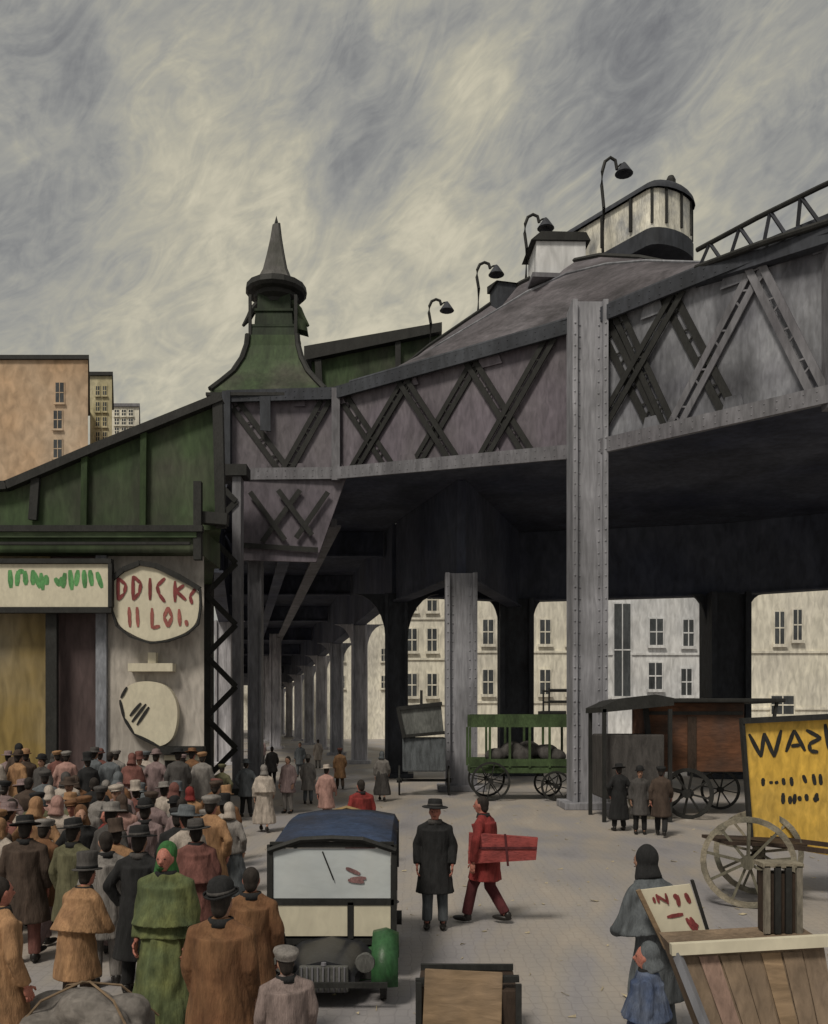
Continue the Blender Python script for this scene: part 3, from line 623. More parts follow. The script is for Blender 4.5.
GL = [(10, 570, 11, 588), (18, 572, 24, 571), (18, 571, 17, 586), (25, 571, 26, 585), (33, 570, 33, 585), (34, 572, 40, 588), (41, 573, 43, 590), (46, 575, 47, 585),
      (55, 578, 60, 586), (62, 577, 60, 586), (65, 573, 63, 588), (70, 570, 72, 590), (78, 570, 76, 586), (84, 570, 85, 588), (90, 570, 92, 586), (97, 572, 102, 588), (-8, 572, -12, 588), (-22, 570, -20, 588), (-34, 572, -30, 588)]
spx(GL, 5, GREENP, 'lettering', sb, Ys)
# oval sign
os_ = thing('oval_sign', 'cream oval sign lettered in dark red, left of the lattice column', 'sign', (xa(156, Ys), Ys, za(640, Ys)))
def smooth(P, k=5):
    out_ = []; n = len(P)
    for i in range(n):
        p0, p1, p2, p3_ = (V(P[(i+q) % n]) for q in (-1, 0, 1, 2))
        for j in range(k):
            t = j/k; out_.append(tuple(.5*((2*p1)+(p2-p0)*t+(2*p0-5*p1+4*p2-p3_)*t*t+(3*p1-p0-3*p2+p3_)*t**3)))
    return out_
oval = [(112, 603), (113, 582), (124, 572), (140, 565), (156, 569), (178, 580), (197, 591), (199, 606), (196, 622), (186, 632), (168, 639), (150, 641), (132, 634), (119, 624)]
MB().prism([at(*p, Ys+.1) for p in smooth(oval)], (0, .12, 0)).build('board', CREAM, os_, world=True)
for bx_ in (128, 180): MB().b2((xa(bx_, Ys)-.08, Ys+.22, za(625, Ys)), (xa(bx_, Ys)+.08, 23.999, za(585, Ys))).build('wall_bracket', BLACK, os_, world=True)
for bx_ in (20, 90): MB().b2((xa(bx_, Ys)-.08, Ys+.12, za(600, Ys)), (xa(bx_, Ys)+.08, 23.999, za(570, Ys))).build('wall_bracket', BLACK, sb, world=True)
def rim(pts, w, nm):
    o = MB()
    for a, c_ in zip(pts, pts[1:]): o.bar(at(*a, Ys+.08), at(*c_, Ys+.08), w, .12, (0, -1, 0))
    return o.build(nm, BLACK, os_, world=True)
rim([(110, 603), (111, 580), (123, 570), (140, 563), (157, 566), (180, 577), (200, 589)], .13, 'top_edge'); rim([(200, 589), (201, 606), (198, 624), (187, 634), (168, 641), (150, 643), (131, 637), (117, 626), (110, 603)], .05, 'bottom_edge')
D = lambda x, y, h, w_: [(x, y, x, y+h)]+[(x, y, x+w_, y+h*.3), (x+w_, y+h*.3, x+w_*.8, y+h*.7), (x+w_*.8, y+h*.7, x, y+h)]
spx(D(118, 578, 22, 8)+D(133, 576, 24, 8)+[(150, 578, 150, 600), (165, 578, 157, 586), (157, 586, 159, 594), (159, 594, 165, 602), (175, 581, 175, 602), (184, 585, 176, 591), (176, 591, 186, 600), (196, 588, 190, 596), (190, 596, 192, 604)], 3.4, REDP, 'top_lettering', os_, Ys+.09)
spx([(129, 607, 130, 627), (137, 607, 138, 627), (152, 608, 152, 628), (152, 628, 160, 626), (168, 607, 164, 617), (164, 617, 168, 627), (168, 627, 172, 617), (172, 617, 168, 607), (179, 609, 180, 626), (186, 620, 187, 626)], 3.6, mat('faded_red_paint', (.30, .10, .085), .7, .3, 9), 'bottom_lettering', os_, Ys+.09)
# round sign
rs = thing('round_sign', 'round cream sign with a black diagonal mark on the grey wall below the oval sign', 'sign', (xa(148, 23.7), 23.7, za(750, 23.7)))
rp = [(121, 700), (126, 688), (138, 682), (155, 682), (168, 688), (176, 702), (177, 720), (172, 738), (160, 746), (146, 742), (132, 732), (124, 718)]
MB().prism([at(*p, 23.75) for p in smooth(rp)], (0, .249, 0)).build('disc', CREAM, rs, world=True)
spx([(120, 700, 124, 718), (124, 718, 134, 734), (134, 734, 160, 747), (121, 698, 127, 687)], 3, BLACK, 'rim_stroke', rs, 23.74)
spx([(146, 704, 132, 722), (149, 707, 137, 725), (141, 703, 130, 716)], 3, BLACK, 'mark', rs, 23.74)

# ------------------------------------------------------------------ wheels and wagons
def wheel(parent, c, r, axis='x', nsp=10, m=BLACK, th=.05, rz=0., world=False, name='wheel', ms=None):
    """wheel standing upright; axis x: turns about X"""
    ms = ms or m; c = V(c); Rz = Euler((0, 0, rz)).to_matrix()
    def q(u, v, o=0.): return c + Rz @ V((o, u, v))
    b = MB(); n = 28
    for k in range(n):
        a0, a1 = 2*math.pi*k/n, 2*math.pi*(k+1)/n
        P = [(math.cos(a0), math.sin(a0)), (math.cos(a1), math.sin(a1))]; ro, ri = r, r-th*1.5
        vs_ = [q(P[0][0]*ro, P[0][1]*ro, -th*.6), q(P[1][0]*ro, P[1][1]*ro, -th*.6), q(P[1][0]*ri, P[1][1]*ri, -th*.6), q(P[0][0]*ri, P[0][1]*ri, -th*.6)]
        b.prism(vs_, Rz @ V((th*1.2, 0, 0)))
    bmesh.ops.remove_doubles(b.bm, verts=b.bm.verts, dist=1e-4)
    w_ = b.build(name, m, parent)
    h = MB(); h.cone(q(0, 0, -th*2), q(0, 0, th*2), th*1.8, th*1.8, 12); h.build('hub', ms, w_)
    for k in range(nsp):
        a = 2*math.pi*k/nsp+.2; MB().bar(q(0, 0), q(math.cos(a)*(r-th), math.sin(a)*(r-th)), th*.8, th*.7).build('spoke', ms, w_)
    return w_
# green wagon
gw = thing('delivery_wagon', 'green open wagon with a railed driver seat between the grey viaduct columns', 'wagon', (3.7, 32, 0), R(90))
# local: +X right of wagon -> world; build in frame where length runs along local -Y (world X)
L2 = 1.75
MB().b2((-.8, -L2, .95), (.8, L2, 1.15), .02).build('floor', WAG_GREEN, gw)
for s in (-1, 1):
    sd = MB().b2((s*.8-.03, -L2, 2.55), (s*.8+.03, L2, 3.0)).build('side_rail', WAG_GREEN, gw)
    for k in range(6): MB().b2((s*.8-.04, -L2+.02+k*.69, 1.15), (s*.8+.04, -L2+.10+k*.69, 2.55)).build('stake', WAG_GREEN, sd)
    MB().b2((s*.8-.035, -L2, 1.2), (s*.8+.035, L2, 1.45)).build('side_board', WAG_GREEN, gw)
ld = MB()
for k in range(14): ld.ball((random.uniform(-.5, .5), random.uniform(-1.4, 1.2), 1.45+random.uniform(0, .35)), (.38, .42, .28), 10)
solid(ld, .06, 4).build('cargo_heap', C['darkgrey'], gw)
MB().b2((-.7, -1.6, 3.0), (.7, -.8, 3.12), .02).build('seat', BLACK, gw)
for z1 in (3.45, 3.85): MB().tube([(.7, -1.0, z1), (.7, -1.9, z1), (-.7, -1.9, z1), (-.7, -1.0, z1)], .04, 6).build('seat_rail', BLACK, gw)
for s in (-1, 1):
    MB().bar((s*.7, -1.0, 3.0), (s*.7, -1.0, 3.9), .06, .06).build('seat_post', BLACK, gw); MB().bar((s*.7, -1.88, 2.98), (s*.7, -1.88, 3.9), .06, .06).build('seat_post', BLACK, gw)
for (y, r) in ((-1.2, .52), (1.05, .68)):
    for s in (-1, 1): wheel(gw, (s*.95, y, r), r, nsp=8)
    MB().cone((-.9, y, r), (.9, y, r), .05, .05).build('axle', BLACK, gw)
# small dark carriage
cg = thing('small_carriage', 'small black carriage with a tilted lantern box, behind the man in the black coat', 'carriage', (xa(424, 33.5), 33.5, 0))
MB().prism([(-.75, -.5, 2.2), (.72, -.5, 2.35), (.62, -.5, 3.35), (-.95, -.5, 3.2)], (0, 1.2, 0)).build('box', mat('carriage_panel', (.13, .135, .13), .7, .4, 2), cg)
MB().bar((-.98, -.55, 3.22), (.66, -.55, 3.40), .14, .1, (0, -1, 0)).build('top_edge', BLACK, cg); MB().bar((-.78, -.56, 2.2), (.75, -.56, 2.34), .12, .1, (0, -1, 0)).build('bottom_edge', BLACK, cg); MB().bar((-.97, -.58, 3.25), (-.74, -.58, 2.15), .12, .1, (0, -1, 0)).build('side_edge', BLACK, cg)
MB().b2((-.8, -.5, .9), (.8, .9, 2.15), .06).build('body', C['slate'], cg)
for s in (-1, 1): wheel(cg, (s*.92, .1, .55), .55, nsp=8)
MB().cone((-.9, .1, .55), (.9, .1, .55), .05, .05).build('axle', BLACK, cg); MB().bar((-.1, -.2, 3.3), (-.1, -.2, 3.9), .1, .1).build('lantern', BLACK, cg)
# rust brown wagon
rw = thing('covered_wagon', 'rust brown box wagon with flat dark roof left of the yellow sign', 'wagon', (8.1, 26, 0), 0)
bx = MB().b2((-1.35, 0, 1.3), (1.45, 1.9, 3.3), .03).build('box_body', RUST, rw)
MB().b2((-1.3, -.03, 2.95), (1.4, -.002, 3.05)).build('rail', BLACK, bx); MB().b2((-.2, -.04, 1.35), (.05, -.002, 2.9)).build('stile', WOODDK, bx)
MB().b2((-1.6, -.35, 3.3), (2.5, 2.2, 3.42), .03).build('roof', BLACK, rw)
MB().bar((-1.5, -.3, 3.3), (-1.35, -.5, 1.1), .14, .14).build('front_post', BLACK, rw); MB().bar((2.3, -.2, 3.3), (2.0, -.2, 1.6), .08, .08).build('rear_post', BLACK, rw)
wheel(rw, (-.35, -.55, .72), .72, rz=R(55), nsp=8, th=.07); wheel(rw, (-.35, 2.2, .72), .72, rz=R(90), nsp=8); wheel(rw, (1.5, 2.2, .62), .62, rz=R(90), nsp=8)
wheel(rw, (-1.45, -.6, .6), .6, rz=R(75), nsp=8, m=RIMWOOD)
MB().cone((-.35, -.5, .72), (-.35, 2.2, .72), .06, .06).build('axle', BLACK, rw)
# dark hooded stall/cab
sc = thing('hooded_cab', 'dark hooded wagon cab behind the three dark figures, right of the front column', 'cab', (xa(634, 25), 25, 0))
MB().b2((-.85, 0, .6), (.85, 1.6, 2.4), .05).build('body', C['darkgrey'], sc)
MB().prism([(-1.0, -.4, 3.0), (1.0, -.4, 3.2), (1.0, -.4, 3.4), (.5, -.4, 3.5), (-.5, -.4, 3.38), (-1.0, -.4, 3.15)], (0, 2.2, 0)).build('hood', BLACK, sc)
for s in (-1, 1): MB().bar((s*.9, -.35, 0.0), (s*.9, -.35, 3.1), .1, .1).build('post', BLACK, sc); MB().bar((s*.9, 1.6, 0), (s*.9, 1.6, 3.1), .1, .1).build('post', BLACK, sc)
# yellow sign wagon
yw = thing('yellow_billboard', 'mustard yellow billboard lettered in black at the right edge', 'billboard', (xa(800, 14.3), 14.3, 0))
YB = 14.3
MB().prism([at(743, 722, YB), at(900, 714, YB), at(900, 868, YB), at(752, 842, YB)], (0, .1, 0)).build('panel', YELLOW, yw, world=True)
MB().bar(at(741, 721, YB-.03), at(902, 713, YB-.03), .09, .16, (0, -1, 0)).build('top_edge', BLACK, yw, world=True); MB().bar(at(742, 722, YB-.03), at(751, 842, YB-.03), .05, .12, (0, -1, 0)).build('side_edge', BLACK, yw, world=True)
for px in (765, 895): MB().bar((xa(px, YB), YB+.16, 0), (xa(px, YB), YB+.16, za(725, YB)), .1, .1).build('post', WOODDK, yw, world=True)
spx([(749, 734, 761, 757), (764, 733, 761, 757), (764, 733, 774, 757), (781, 730, 774, 757)], 4, BLACK, 'letter', yw, YB)
spx([(794, 730, 786, 752), (794, 730, 805, 751), (791, 746, 800, 745)], 4, BLACK, 'letter', yw, YB)
spx([(806, 730, 821, 738), (821, 738, 809, 744), (809, 744, 810, 751), (810, 751, 818, 752)], 4, BLACK, 'letter', yw, YB)
spx([(825, 724, 829, 750), (829, 750, 846, 746), (846, 722, 847, 750)], 4.5, BLACK, 'letter', yw, YB)
spx([(763, 778, 763, 786), (771, 781, 771, 784), (776, 781, 777, 784), (783, 778, 784, 785), (791, 777, 792, 786), (803, 775, 806, 783), (813, 774, 815, 785), (820, 774, 821, 785), (832, 775, 833, 785)], 4, BLACK, 'middle_lettering', yw, YB)
spx([(783, 793, 783, 804), (790, 796, 790, 804), (795, 794, 794, 804), (799, 796, 800, 801), (806, 794, 807, 801), (813, 799, 819, 799), (817, 793, 815, 802)], 4, BLACK, 'lower_lettering', yw, YB)
# big leaning wheel, part of a market pushcart
pc = thing('handcart', 'empty handcart on a large pale spoked wheel in front of the yellow billboard', 'cart', (xa(748, 13.4), 13.4, 0))
wheel(pc, (0, 0, .68), .68, rz=R(68), nsp=9, m=RIMWOOD, th=.055, ms=mat('grey_spokes', (.13, .12, .09), .8, .3, 5))
wheel(pc, (.55, 1.15-.1, .68), .68, rz=R(68), nsp=9, m=RIMWOOD, th=.055)
MB().cone((0, 0, .68), (.5, 1.0, .68), .045, .045).build('axle', BLACK, pc)
MB().bar((.1, .3, .95), (1.6, -.1, .80), .07, .07).build('shaft', WOODDK, pc); MB().bar((.45, 1.0, .95), (1.95, .6, .80), .07, .07).build('shaft', WOODDK, pc)
MB().bar((-.35, .45, .96), (.9, .6, .90), .9, .05).build('bed', WOODDK, pc)
# bottom-right market stall cart
mc = thing('market_pushcart', 'big tan wooden pushcart box filling the bottom right corner', 'pushcart', (2.5, 6.5, 0))
pts = [(at(668, 946, 6.7)), (at(822, 934, 6.7)), (at(840, 1090, 6.25)), (at(722, 1100, 6.25))]
q0 = V((1.95, 6.35, 1.12)); q1 = V((3.05, 6.5, 1.17))
def wbox(name, a, b_, z0, taper, dep, m, par):
    pass
body = MB(); body.prism([(1.86, 6.45, 1.16), (2.93, 6.45, 1.22), (2.98, 6.25, .42), (2.1, 6.25, .42)], (.03, .5, 0)); bd_ = body.build('box', WOOD2, mc, world=True)
MB().bar((1.82, 6.38, 1.175), (2.97, 6.38, 1.24), .06, .08).build('top_rim', CREAM, bd_, world=True); MB().bar((1.86, 6.38, 1.15), (2.12, 6.18, .40), .06, .05).build('corner_strip', STEEL_LIGHT, bd_, world=True)
tones = [WOOD2, C['dustrose'], WOOD2, WOOD, WOODDK, WOOD2, WOOD]
for k in range(7):
    u0, u1 = (k+.04)/7, (k+.95)/7; A_, B_ = V((1.88, 6.438, 1.10)), V((2.92, 6.438, 1.155)); C_, D_ = V((2.11, 6.238, .44)), V((2.97, 6.238, .44))
    o_ = V((0, -.008-.006*(k % 3), 0)); dz = V((0, -.01, -.035))*(k % 2)
    MB().prism([A_.lerp(B_, u0)+o_, A_.lerp(B_, u1)+o_, C_.lerp(D_, u1)+o_+dz, C_.lerp(D_, u0)+o_+dz], (0, .012, .003)).build('plank', (WOOD2, mat('pinkish_board', (.27, .18, .145), .85, .35, 3, (1, 1, .3), .3), WOOD2, WOOD2, WOOD, WOOD2, WOOD2)[k], bd_, world=True)
for (x, y) in ((2.15, 6.4), (2.9, 6.4), (2.15, 6.7), (2.95, 6.7)): MB().bar((x, y, 0), (x, y, .5), .07, .07).build('leg', WOODDK, mc, world=True)
# slatted crate standing on cart
cr_ = thing('slatted_crate', 'narrow dark slatted crate upright on the tan pushcart', 'crate', (2.74, 6.70, 1.215))
MB().b2((-.12, 0, 0), (.12, .16, .44)).build('back', WOODDK, cr_)
for x in (-.12, -.04, .04, .12): MB().b2((x-.022, -.03, 0), (x+.022, -.002, .50)).build('slat', mat('pale_slat', (.19, .17, .14), .8, .4, 5) if x in (-.12, .12) else BLACK, cr_)
MB().b2((-.15, -.03, .49), (.15, .17, .52)).build('rail', RIMWOOD, cr_)
# open crate bottom middle
oc = thing('packing_crate', 'open packing crate with a tan lid, bottom middle of the street', 'crate', (.47, 7.6, 0), R(-3))
MB().b2((-.44, .0, .0), (.40, .62, .52), .01).build('box', WOODDK, oc)
MB().box((-.06, -.02, .38), (.66, .04, .60), Euler((R(-14), R(2), 0)), .01).build('lid', WOOD, oc)
MB().bar((-.46, .05, .57), (.42, .08, .60), .06, .05).build('rim', BLACK, oc); MB().bar((-.44, .60, .545), (.40, .60, .555), .05, .05).build('back_rim', BLACK, oc)
for x in (-.43, .41): MB().bar((x, -.02, .0), (x, -.02, .58), .05, .05).build('corner_post', BLACK, oc)
# tarpaulin covered barrow at bottom left
tp = thing('covered_barrow', 'low barrow under a grey tarpaulin, bottom left foreground', 'barrow', (-2.5, 6.85, 0))
h = MB(); h.b2((-.46, -.3, .22), (.46, .3, .52), .06)
for (bx_, by_, bz_, br_) in ((-.28, .08, .58, .17), (.02, -.05, .62, .19), (.28, .1, .56, .16), (-.1, .15, .60, .15), (.2, -.14, .54, .15), (-.3, -.16, .52, .14)): h.ball((bx_, by_, bz_), (br_*1.2, br_*1.1, br_*.8), 12)
tpo = solid(h, .02, 10, .014, 16).build('tarpaulin', TARP, tp, smooth=True)
for (a_, b_) in (((-.52, -.32, .40), (.46, .34, .44)), ((-.44, .34, .44), (.50, -.32, .40))):
    MB().tube([V(a_), V(a_).lerp(V(b_), .25)+V((0, 0, .30)), V(a_).lerp(V(b_), .5)+V((0, 0, .385)), V(a_).lerp(V(b_), .75)+V((0, 0, .30)), V(b_)], .010, 6).build('rope', WOOD, tp)
for s in (-1, 1): MB().bar((s*.38, -.25, .24), (s*.34, -1.0, .50), .045, .045).build('handle', WOODDK, tp)
MB().b2((-.48, -.3, .16), (.48, .3, .22)).build('tray', WOODDK, tp)
for s in (-1, 1): wheel(tp, (s*.54, 0, .22), .22, nsp=6, th=.035)
MB().cone((-.54, 0, .22), (.54, 0, .22), .02, .02).build('axle', BLACK, tp)

# ------------------------------------------------------------------ motor car
mcx = xa(332, 9.6)
vc = thing('motor_car', 'old black motor car with blue canvas top and two tier windscreen, facing the viewer', 'car', (mcx, 9.6, 0))
hw = .66
# windscreen frame
def pane(z0, z1, x0, x1, y, m, nm, par): return MB().b2((x0, y, z0), (x1, y+.02, z1)).build(nm, m, par)
fr_ = MB()
for (a, b_) in (((-hw, 0, .40), (-hw, 0, 1.47)), ((hw, 0, .40), (hw, 0, 1.47)), ((-hw, 0, 1.47), (hw, 0, 1.47)), ((-hw, 0, .86), (hw, 0, .86)), ((-hw, 0, .44), (hw, 0, .44)), ((.2, 0, .44), (.2, 0, .86))): fr_.bar(a, b_, .06, .06, (0, -1, 0))
ws = fr_.build('windscreen_frame', BLACK, vc)
pane(.90, 1.43, -hw+.035, hw-.035, -.01, GLASSBLUE, 'upper_pane', ws)
pane(.50, .83, -hw+.035, .165, -.02, CREAM, 'lower_pane', ws); pane(.50, .83, .235, hw-.035, -.02, CREAM, 'lower_pane', ws)
spx([(346, 868, 360, 874), (350, 879, 366, 878), (348, 880, 364, 882)], 4, mat('dull_red_smear', (.22, .12, .12), .6, .3, 9), 'red_sticker', ws, 9.585)
# canvas top
tp_ = MB(); rows_ = []
for j in range(8):
    y = j/7; z = 1.50+.13*min(1, y*1.6)-.03*y; wv = hw+.02
    rows_.append([(-wv, y*2.1, z-.12), (-wv*.92, y*2.1, z-.02), (-wv*.5, y*2.1, z+.03), (0, y*2.1, z+.045), (wv*.5, y*2.1, z+.03), (wv*.92, y*2.1, z-.02), (wv, y*2.1, z-.12)])
tp_.quadsheet(rows_); ro = tp_.build('canvas_top', CARBLUE, vc, smooth=True); mm = ro.modifiers.new('t', 'SOLIDIFY'); mm.thickness = .03; mm.offset = -1
MB().tube([(-hw-.02, -.03, 1.41), (-hw*.5, -.05, 1.53), (0, -.05, 1.545), (hw*.5, -.05, 1.53), (hw+.02, -.03, 1.41)], .035, 6).build('front_bow', BLACK, vc)
MB().tube([(-hw-.02, 2.12, 1.47), (0, 2.12, 1.66), (hw+.02, 2.12, 1.47)], .03, 6).build('rear_bow', mat('tan_bow', (.25, .17, .08)), vc)
for s in (-1, 1):
    MB().bar((s*hw, 1.0, .8), (s*hw, 1.0, 1.50), .04, .04).build('top_stay', BLACK, vc); MB().bar((s*hw, 2.05, .9), (s*hw, 2.05, 1.47), .04, .04).build('top_stay', BLACK, vc)
# body
MB().b2((-hw, .05, .35), (hw, 2.15, .92), .06).build('body', CARBODY, vc)
hd = MB(); P0 = []
for j, (y, wd, zt_) in enumerate(((.0, .45, .47), (-.35, .38, .46), (-.85, .30, .43))):
    P0.append([(-wd, y, .22), (-wd, y, zt_-.12), (-wd*.7, y, zt_-.02), (0, y, zt_+.03), (wd*.7, y, zt_-.02), (wd, y, zt_-.12), (wd, y, .22)])
hd.quadsheet(P0); hd.bm.faces.new([hd.bm.verts[-7+k] if 0 else v_ for k, v_ in enumerate(list(hd.bm.verts)[-7:])])
hd.build('hood', CARBODY, vc, smooth=True)
MB().b2((-.24, -.9, .16), (.24, -.85, .42), .02).build('radiator', mat('dull_nickel', (.10, .10, .095), .5, .3, 8), vc)
for s in (-1, 1):
    lm = MB().lathe([(0, .10), (.09, .10), (.10, .08), (.07, -.06), (0, -.1)], (0, 0, 0), 16); bmesh.ops.transform(lm.bm, matrix=Matrix.Translation((s*.40, -.78, .44)) @ Matrix.Rotation(R(90), 4, 'X'), verts=lm.bm.verts); lm.build('headlight', mat('dull_nickel', (.3, .3, .29)), vc, smooth=True)
    f = MB(); rr2 = []
    for k in range(9):
        a = R(-15+k*24); rr2.append([(s*.46, -.52-.37*math.cos(a), .31+.36*math.sin(a)), (s*.59, -.52-.39*math.cos(a), .31+.39*math.sin(a)), (s*.72, -.52-.36*math.cos(a), .30+.35*math.sin(a))])
    f.quadsheet(rr2); fo = f.build('fender', CARGREEN if s > 0 else CARBODY, vc, smooth=True); q_ = fo.modifiers.new('t', 'SOLIDIFY'); q_.thickness = .02
    wheel(vc, (s*.57, -.52, .31), .31, nsp=10, th=.05); wheel(vc, (s*.62, 1.75, .31), .31, nsp=10, th=.05)
MB().prism([(.16, -.02, .34), (.46, -.02, .40), (.50, -.12, .0+.08), (.2, -.12, .05)], (0, -.03, 0)).build('running_board_guard', CARGREEN, vc)
for k in range(9): MB().b2((-.22+k*.052, -.915, .17), (-.205+k*.052, -.901, .41)).build('grille_bar', STEEL, vc)
MB().lathe([(0, .03), (.025, .03), (.03, 0), (0, 0)], (0, -.875, .42), 10).build('radiator_cap', STEEL, vc)
MB().tube([(-.1, -.02, 1.40), (.02, -.03, 1.10)], .008, 6).build('wiper', BLACK, vc)
for s in (-1, 1): MB().b2((s*(hw+.003)-.006, .25, .45), (s*(hw+.003)+.006, .95, .90)).build('door', CARBODY, vc); MB().tube([(s*(hw+.02), .35, .78), (s*(hw+.04), .40, .78), (s*(hw+.02), .46, .78)], .012, 6).build('door_handle', STEEL, vc)
MB().b2((-.5, -.5, .18), (.5, 2.0, .34)).build('chassis', BLACK, vc)
MB().bar((-.62, -.98, .26), (.62, -.98, .26), .04, .05).build('bumper', BLACK, vc)

# ------------------------------------------------------------------ people
_pm = {}
def shared(key, fn):
    if key not in _pm: _pm[key] = fn()
    return _pm[key]
def to_mesh(b, name, ms):
    for f in b.bm.faces: f.smooth = True
    me = b.mesh(name)
    for m in ms: me.materials.append(m)
    return me
# pose: joints in metres for a 1.72 m figure facing +Y
POSES = {
 'stand': dict(lk=(-.10, .02, .50), la=(-.11, -.02, .085), rk=(.10, .02, .50), ra=(.11, -.01, .085), le=(-.25, -.03, 1.13), lw=(-.24, .08, .88), re=(.25, -.03, 1.13), rw=(.24, .08, .88), lean=0),
 'walk': dict(lk=(-.09, .16, .52), la=(-.10, .24, .10), rk=(.10, .02, .49), ra=(.10, -.24, .12), le=(-.25, -.10, 1.14), lw=(-.24, -.05, .89), re=(.25, .02, 1.13), rw=(.23, .22, .95), lean=.04),
 'carry': dict(lk=(-.09, .17, .52), la=(-.10, .26, .10), rk=(.10, .0, .49), ra=(.10, -.24, .12), le=(-.27, .02, 1.12), lw=(-.12, .27, 1.08), re=(.27, .02, 1.12), rw=(.12, .27, 1.08), lean=.06),
 'tuck': dict(lk=(-.09, .17, .52), la=(-.10, .26, .10), rk=(.10, .0, .49), ra=(.10, -.24, .12), le=(-.38, -.03, 1.16), lw=(-.37, .04, .87), re=(.26, .0, 1.12), rw=(.22, .22, .98), lean=.06),
 'bent': dict(lk=(-.11, .05, .50), la=(-.12, -.02, .085), rk=(.11, .05, .50), ra=(.12, -.02, .085), le=(-.26, .16, 1.05), lw=(-.14, .36, .98), re=(.26, .16, 1.05), rw=(.14, .36, .98), lean=.14),
 'pockets': dict(lk=(-.10, .01, .50), la=(-.13, .0, .085), rk=(.10, .01, .50), ra=(.14, .03, .085), le=(-.31, -.06, 1.15), lw=(-.22, .06, .92), re=(.31, -.06, 1.15), rw=(.22, .06, .92), lean=0),
}
def J(p, pose):
    p = V(p); ln = POSES[pose]['lean']
    if p.z > .9: p.y += ln*(p.z-.9)/.6
    return p
def hand(b, wr, el, side):
    wr, el = V(wr), V(el); d = (wr-el).normalized(); x = V((side, 0, 0)); x = (x-d*x.dot(d)).normalized(); y = d.cross(x)*(side)
    Mx = Matrix((x, y, d)).transposed().to_quaternion()
    c = wr+d*.055
    b.ball(c, (.016, .040, .055), 10, Mx)
    for i, (o, ln) in enumerate(((-.028, .062), (-.010, .074), (.009, .070), (.027, .056))):
        p0 = wr+d*.085+y*o; p1 = p0+d*ln*.5-x*.004; p2 = p0+d*ln*.85-x*.020; p3_ = p0+d*ln*.98-x*.036
        b.tube([p0, p1, p2, p3_], [.0105, .0098, .0088, .006], 6)
    t0 = wr+d*.03+y*(-.03); b.tube([t0, t0+d*.03-y*.028, t0+d*.058-y*.034-x*.012], [.013, .011, .008], 6)
def body_mesh(pose, vox):
    P = POSES[pose]; b = MB(); j = lambda k: J(P[k], pose)
    for s, k, a in ((-1, 'lk', 'la'), (1, 'rk', 'ra')):
        hp = V((s*.09, 0, .93)); b.cone(hp, j(k), .085, .055, 12, ends=True); b.cone(j(k), j(a), .055, .036, 12, ends=True)
        b.ball(j(a)+V((0, .07, -.045)), (.042, .125, .036), 12)
    t0, t1 = J((0, 0, .96), pose), J((0, -.01, 1.30), pose)
    b.ball(t0, (.165, .11, .12), 16); b.cone(t0, t1, .115, .11, 16); b.ball(J((0, .01, 1.25), pose), (.165, .10, .15), 16); b.ball(J((0, .0, 1.385), pose), (.15, .05, .04), 12)
    for s, e, w_ in ((-1, 'le', 'lw'), (1, 're', 'rw')):
        sh_ = J((s*.165, -.01, 1.35), pose); b.cone(sh_, j(e), .045, .038, 10, ends=True); b.cone(j(e), j(w_), .040, .026, 10, ends=True)
    nk = J((0, 0, 1.38), pose); hdp = J((0, .015, 1.60), pose); b.cone(nk, hdp, .056, .050, 12, ends=False)
    b.ball(hdp, (.074, .092, .110), 18); b.ball(hdp+V((0, .03, -.075)), (.045, .055, .045), 12)      # skull, jaw
    b.cone(hdp+V((0, .088, .010)), hdp+V((0, .112, -.026)), .008, .017, 8, ends=True)                  # nose
    b.ball(hdp+V((0, .078, .022)), (.05, .018, .012), 10)                                              # brow
    b.ball(hdp+V((0, .088, -.058)), (.024, .012, .010), 8)                                             # mouth
    for s in (-1, 1): b.ball(hdp+V((s*.076, .0, -.01)), (.010, .018, .030), 8)
    b = solid(b, vox, 3)
    for s, e, w_ in ((-1, 'le', 'lw'), (1, 're', 'rw')): hand(b, j(w_), j(e), s)
    me_eye = []
    for s in (-1, 1):
        n0 = len(b.bm.faces); b.ball(hdp+V((s*.030, .083, .004)), (.012, .008, .007), 8)
        b.bm.faces.ensure_lookup_table()
        for f in b.bm.faces[n0:]: f.material_index = 1
    n0 = len(b.bm.faces); b.bar(hdp+V((-.022, .100, -.058)), hdp+V((.022, .100, -.058)), .005, .005); b.bm.faces.ensure_lookup_table()
    for f in b.bm.faces[n0:]: f.material_index = 1
    return b
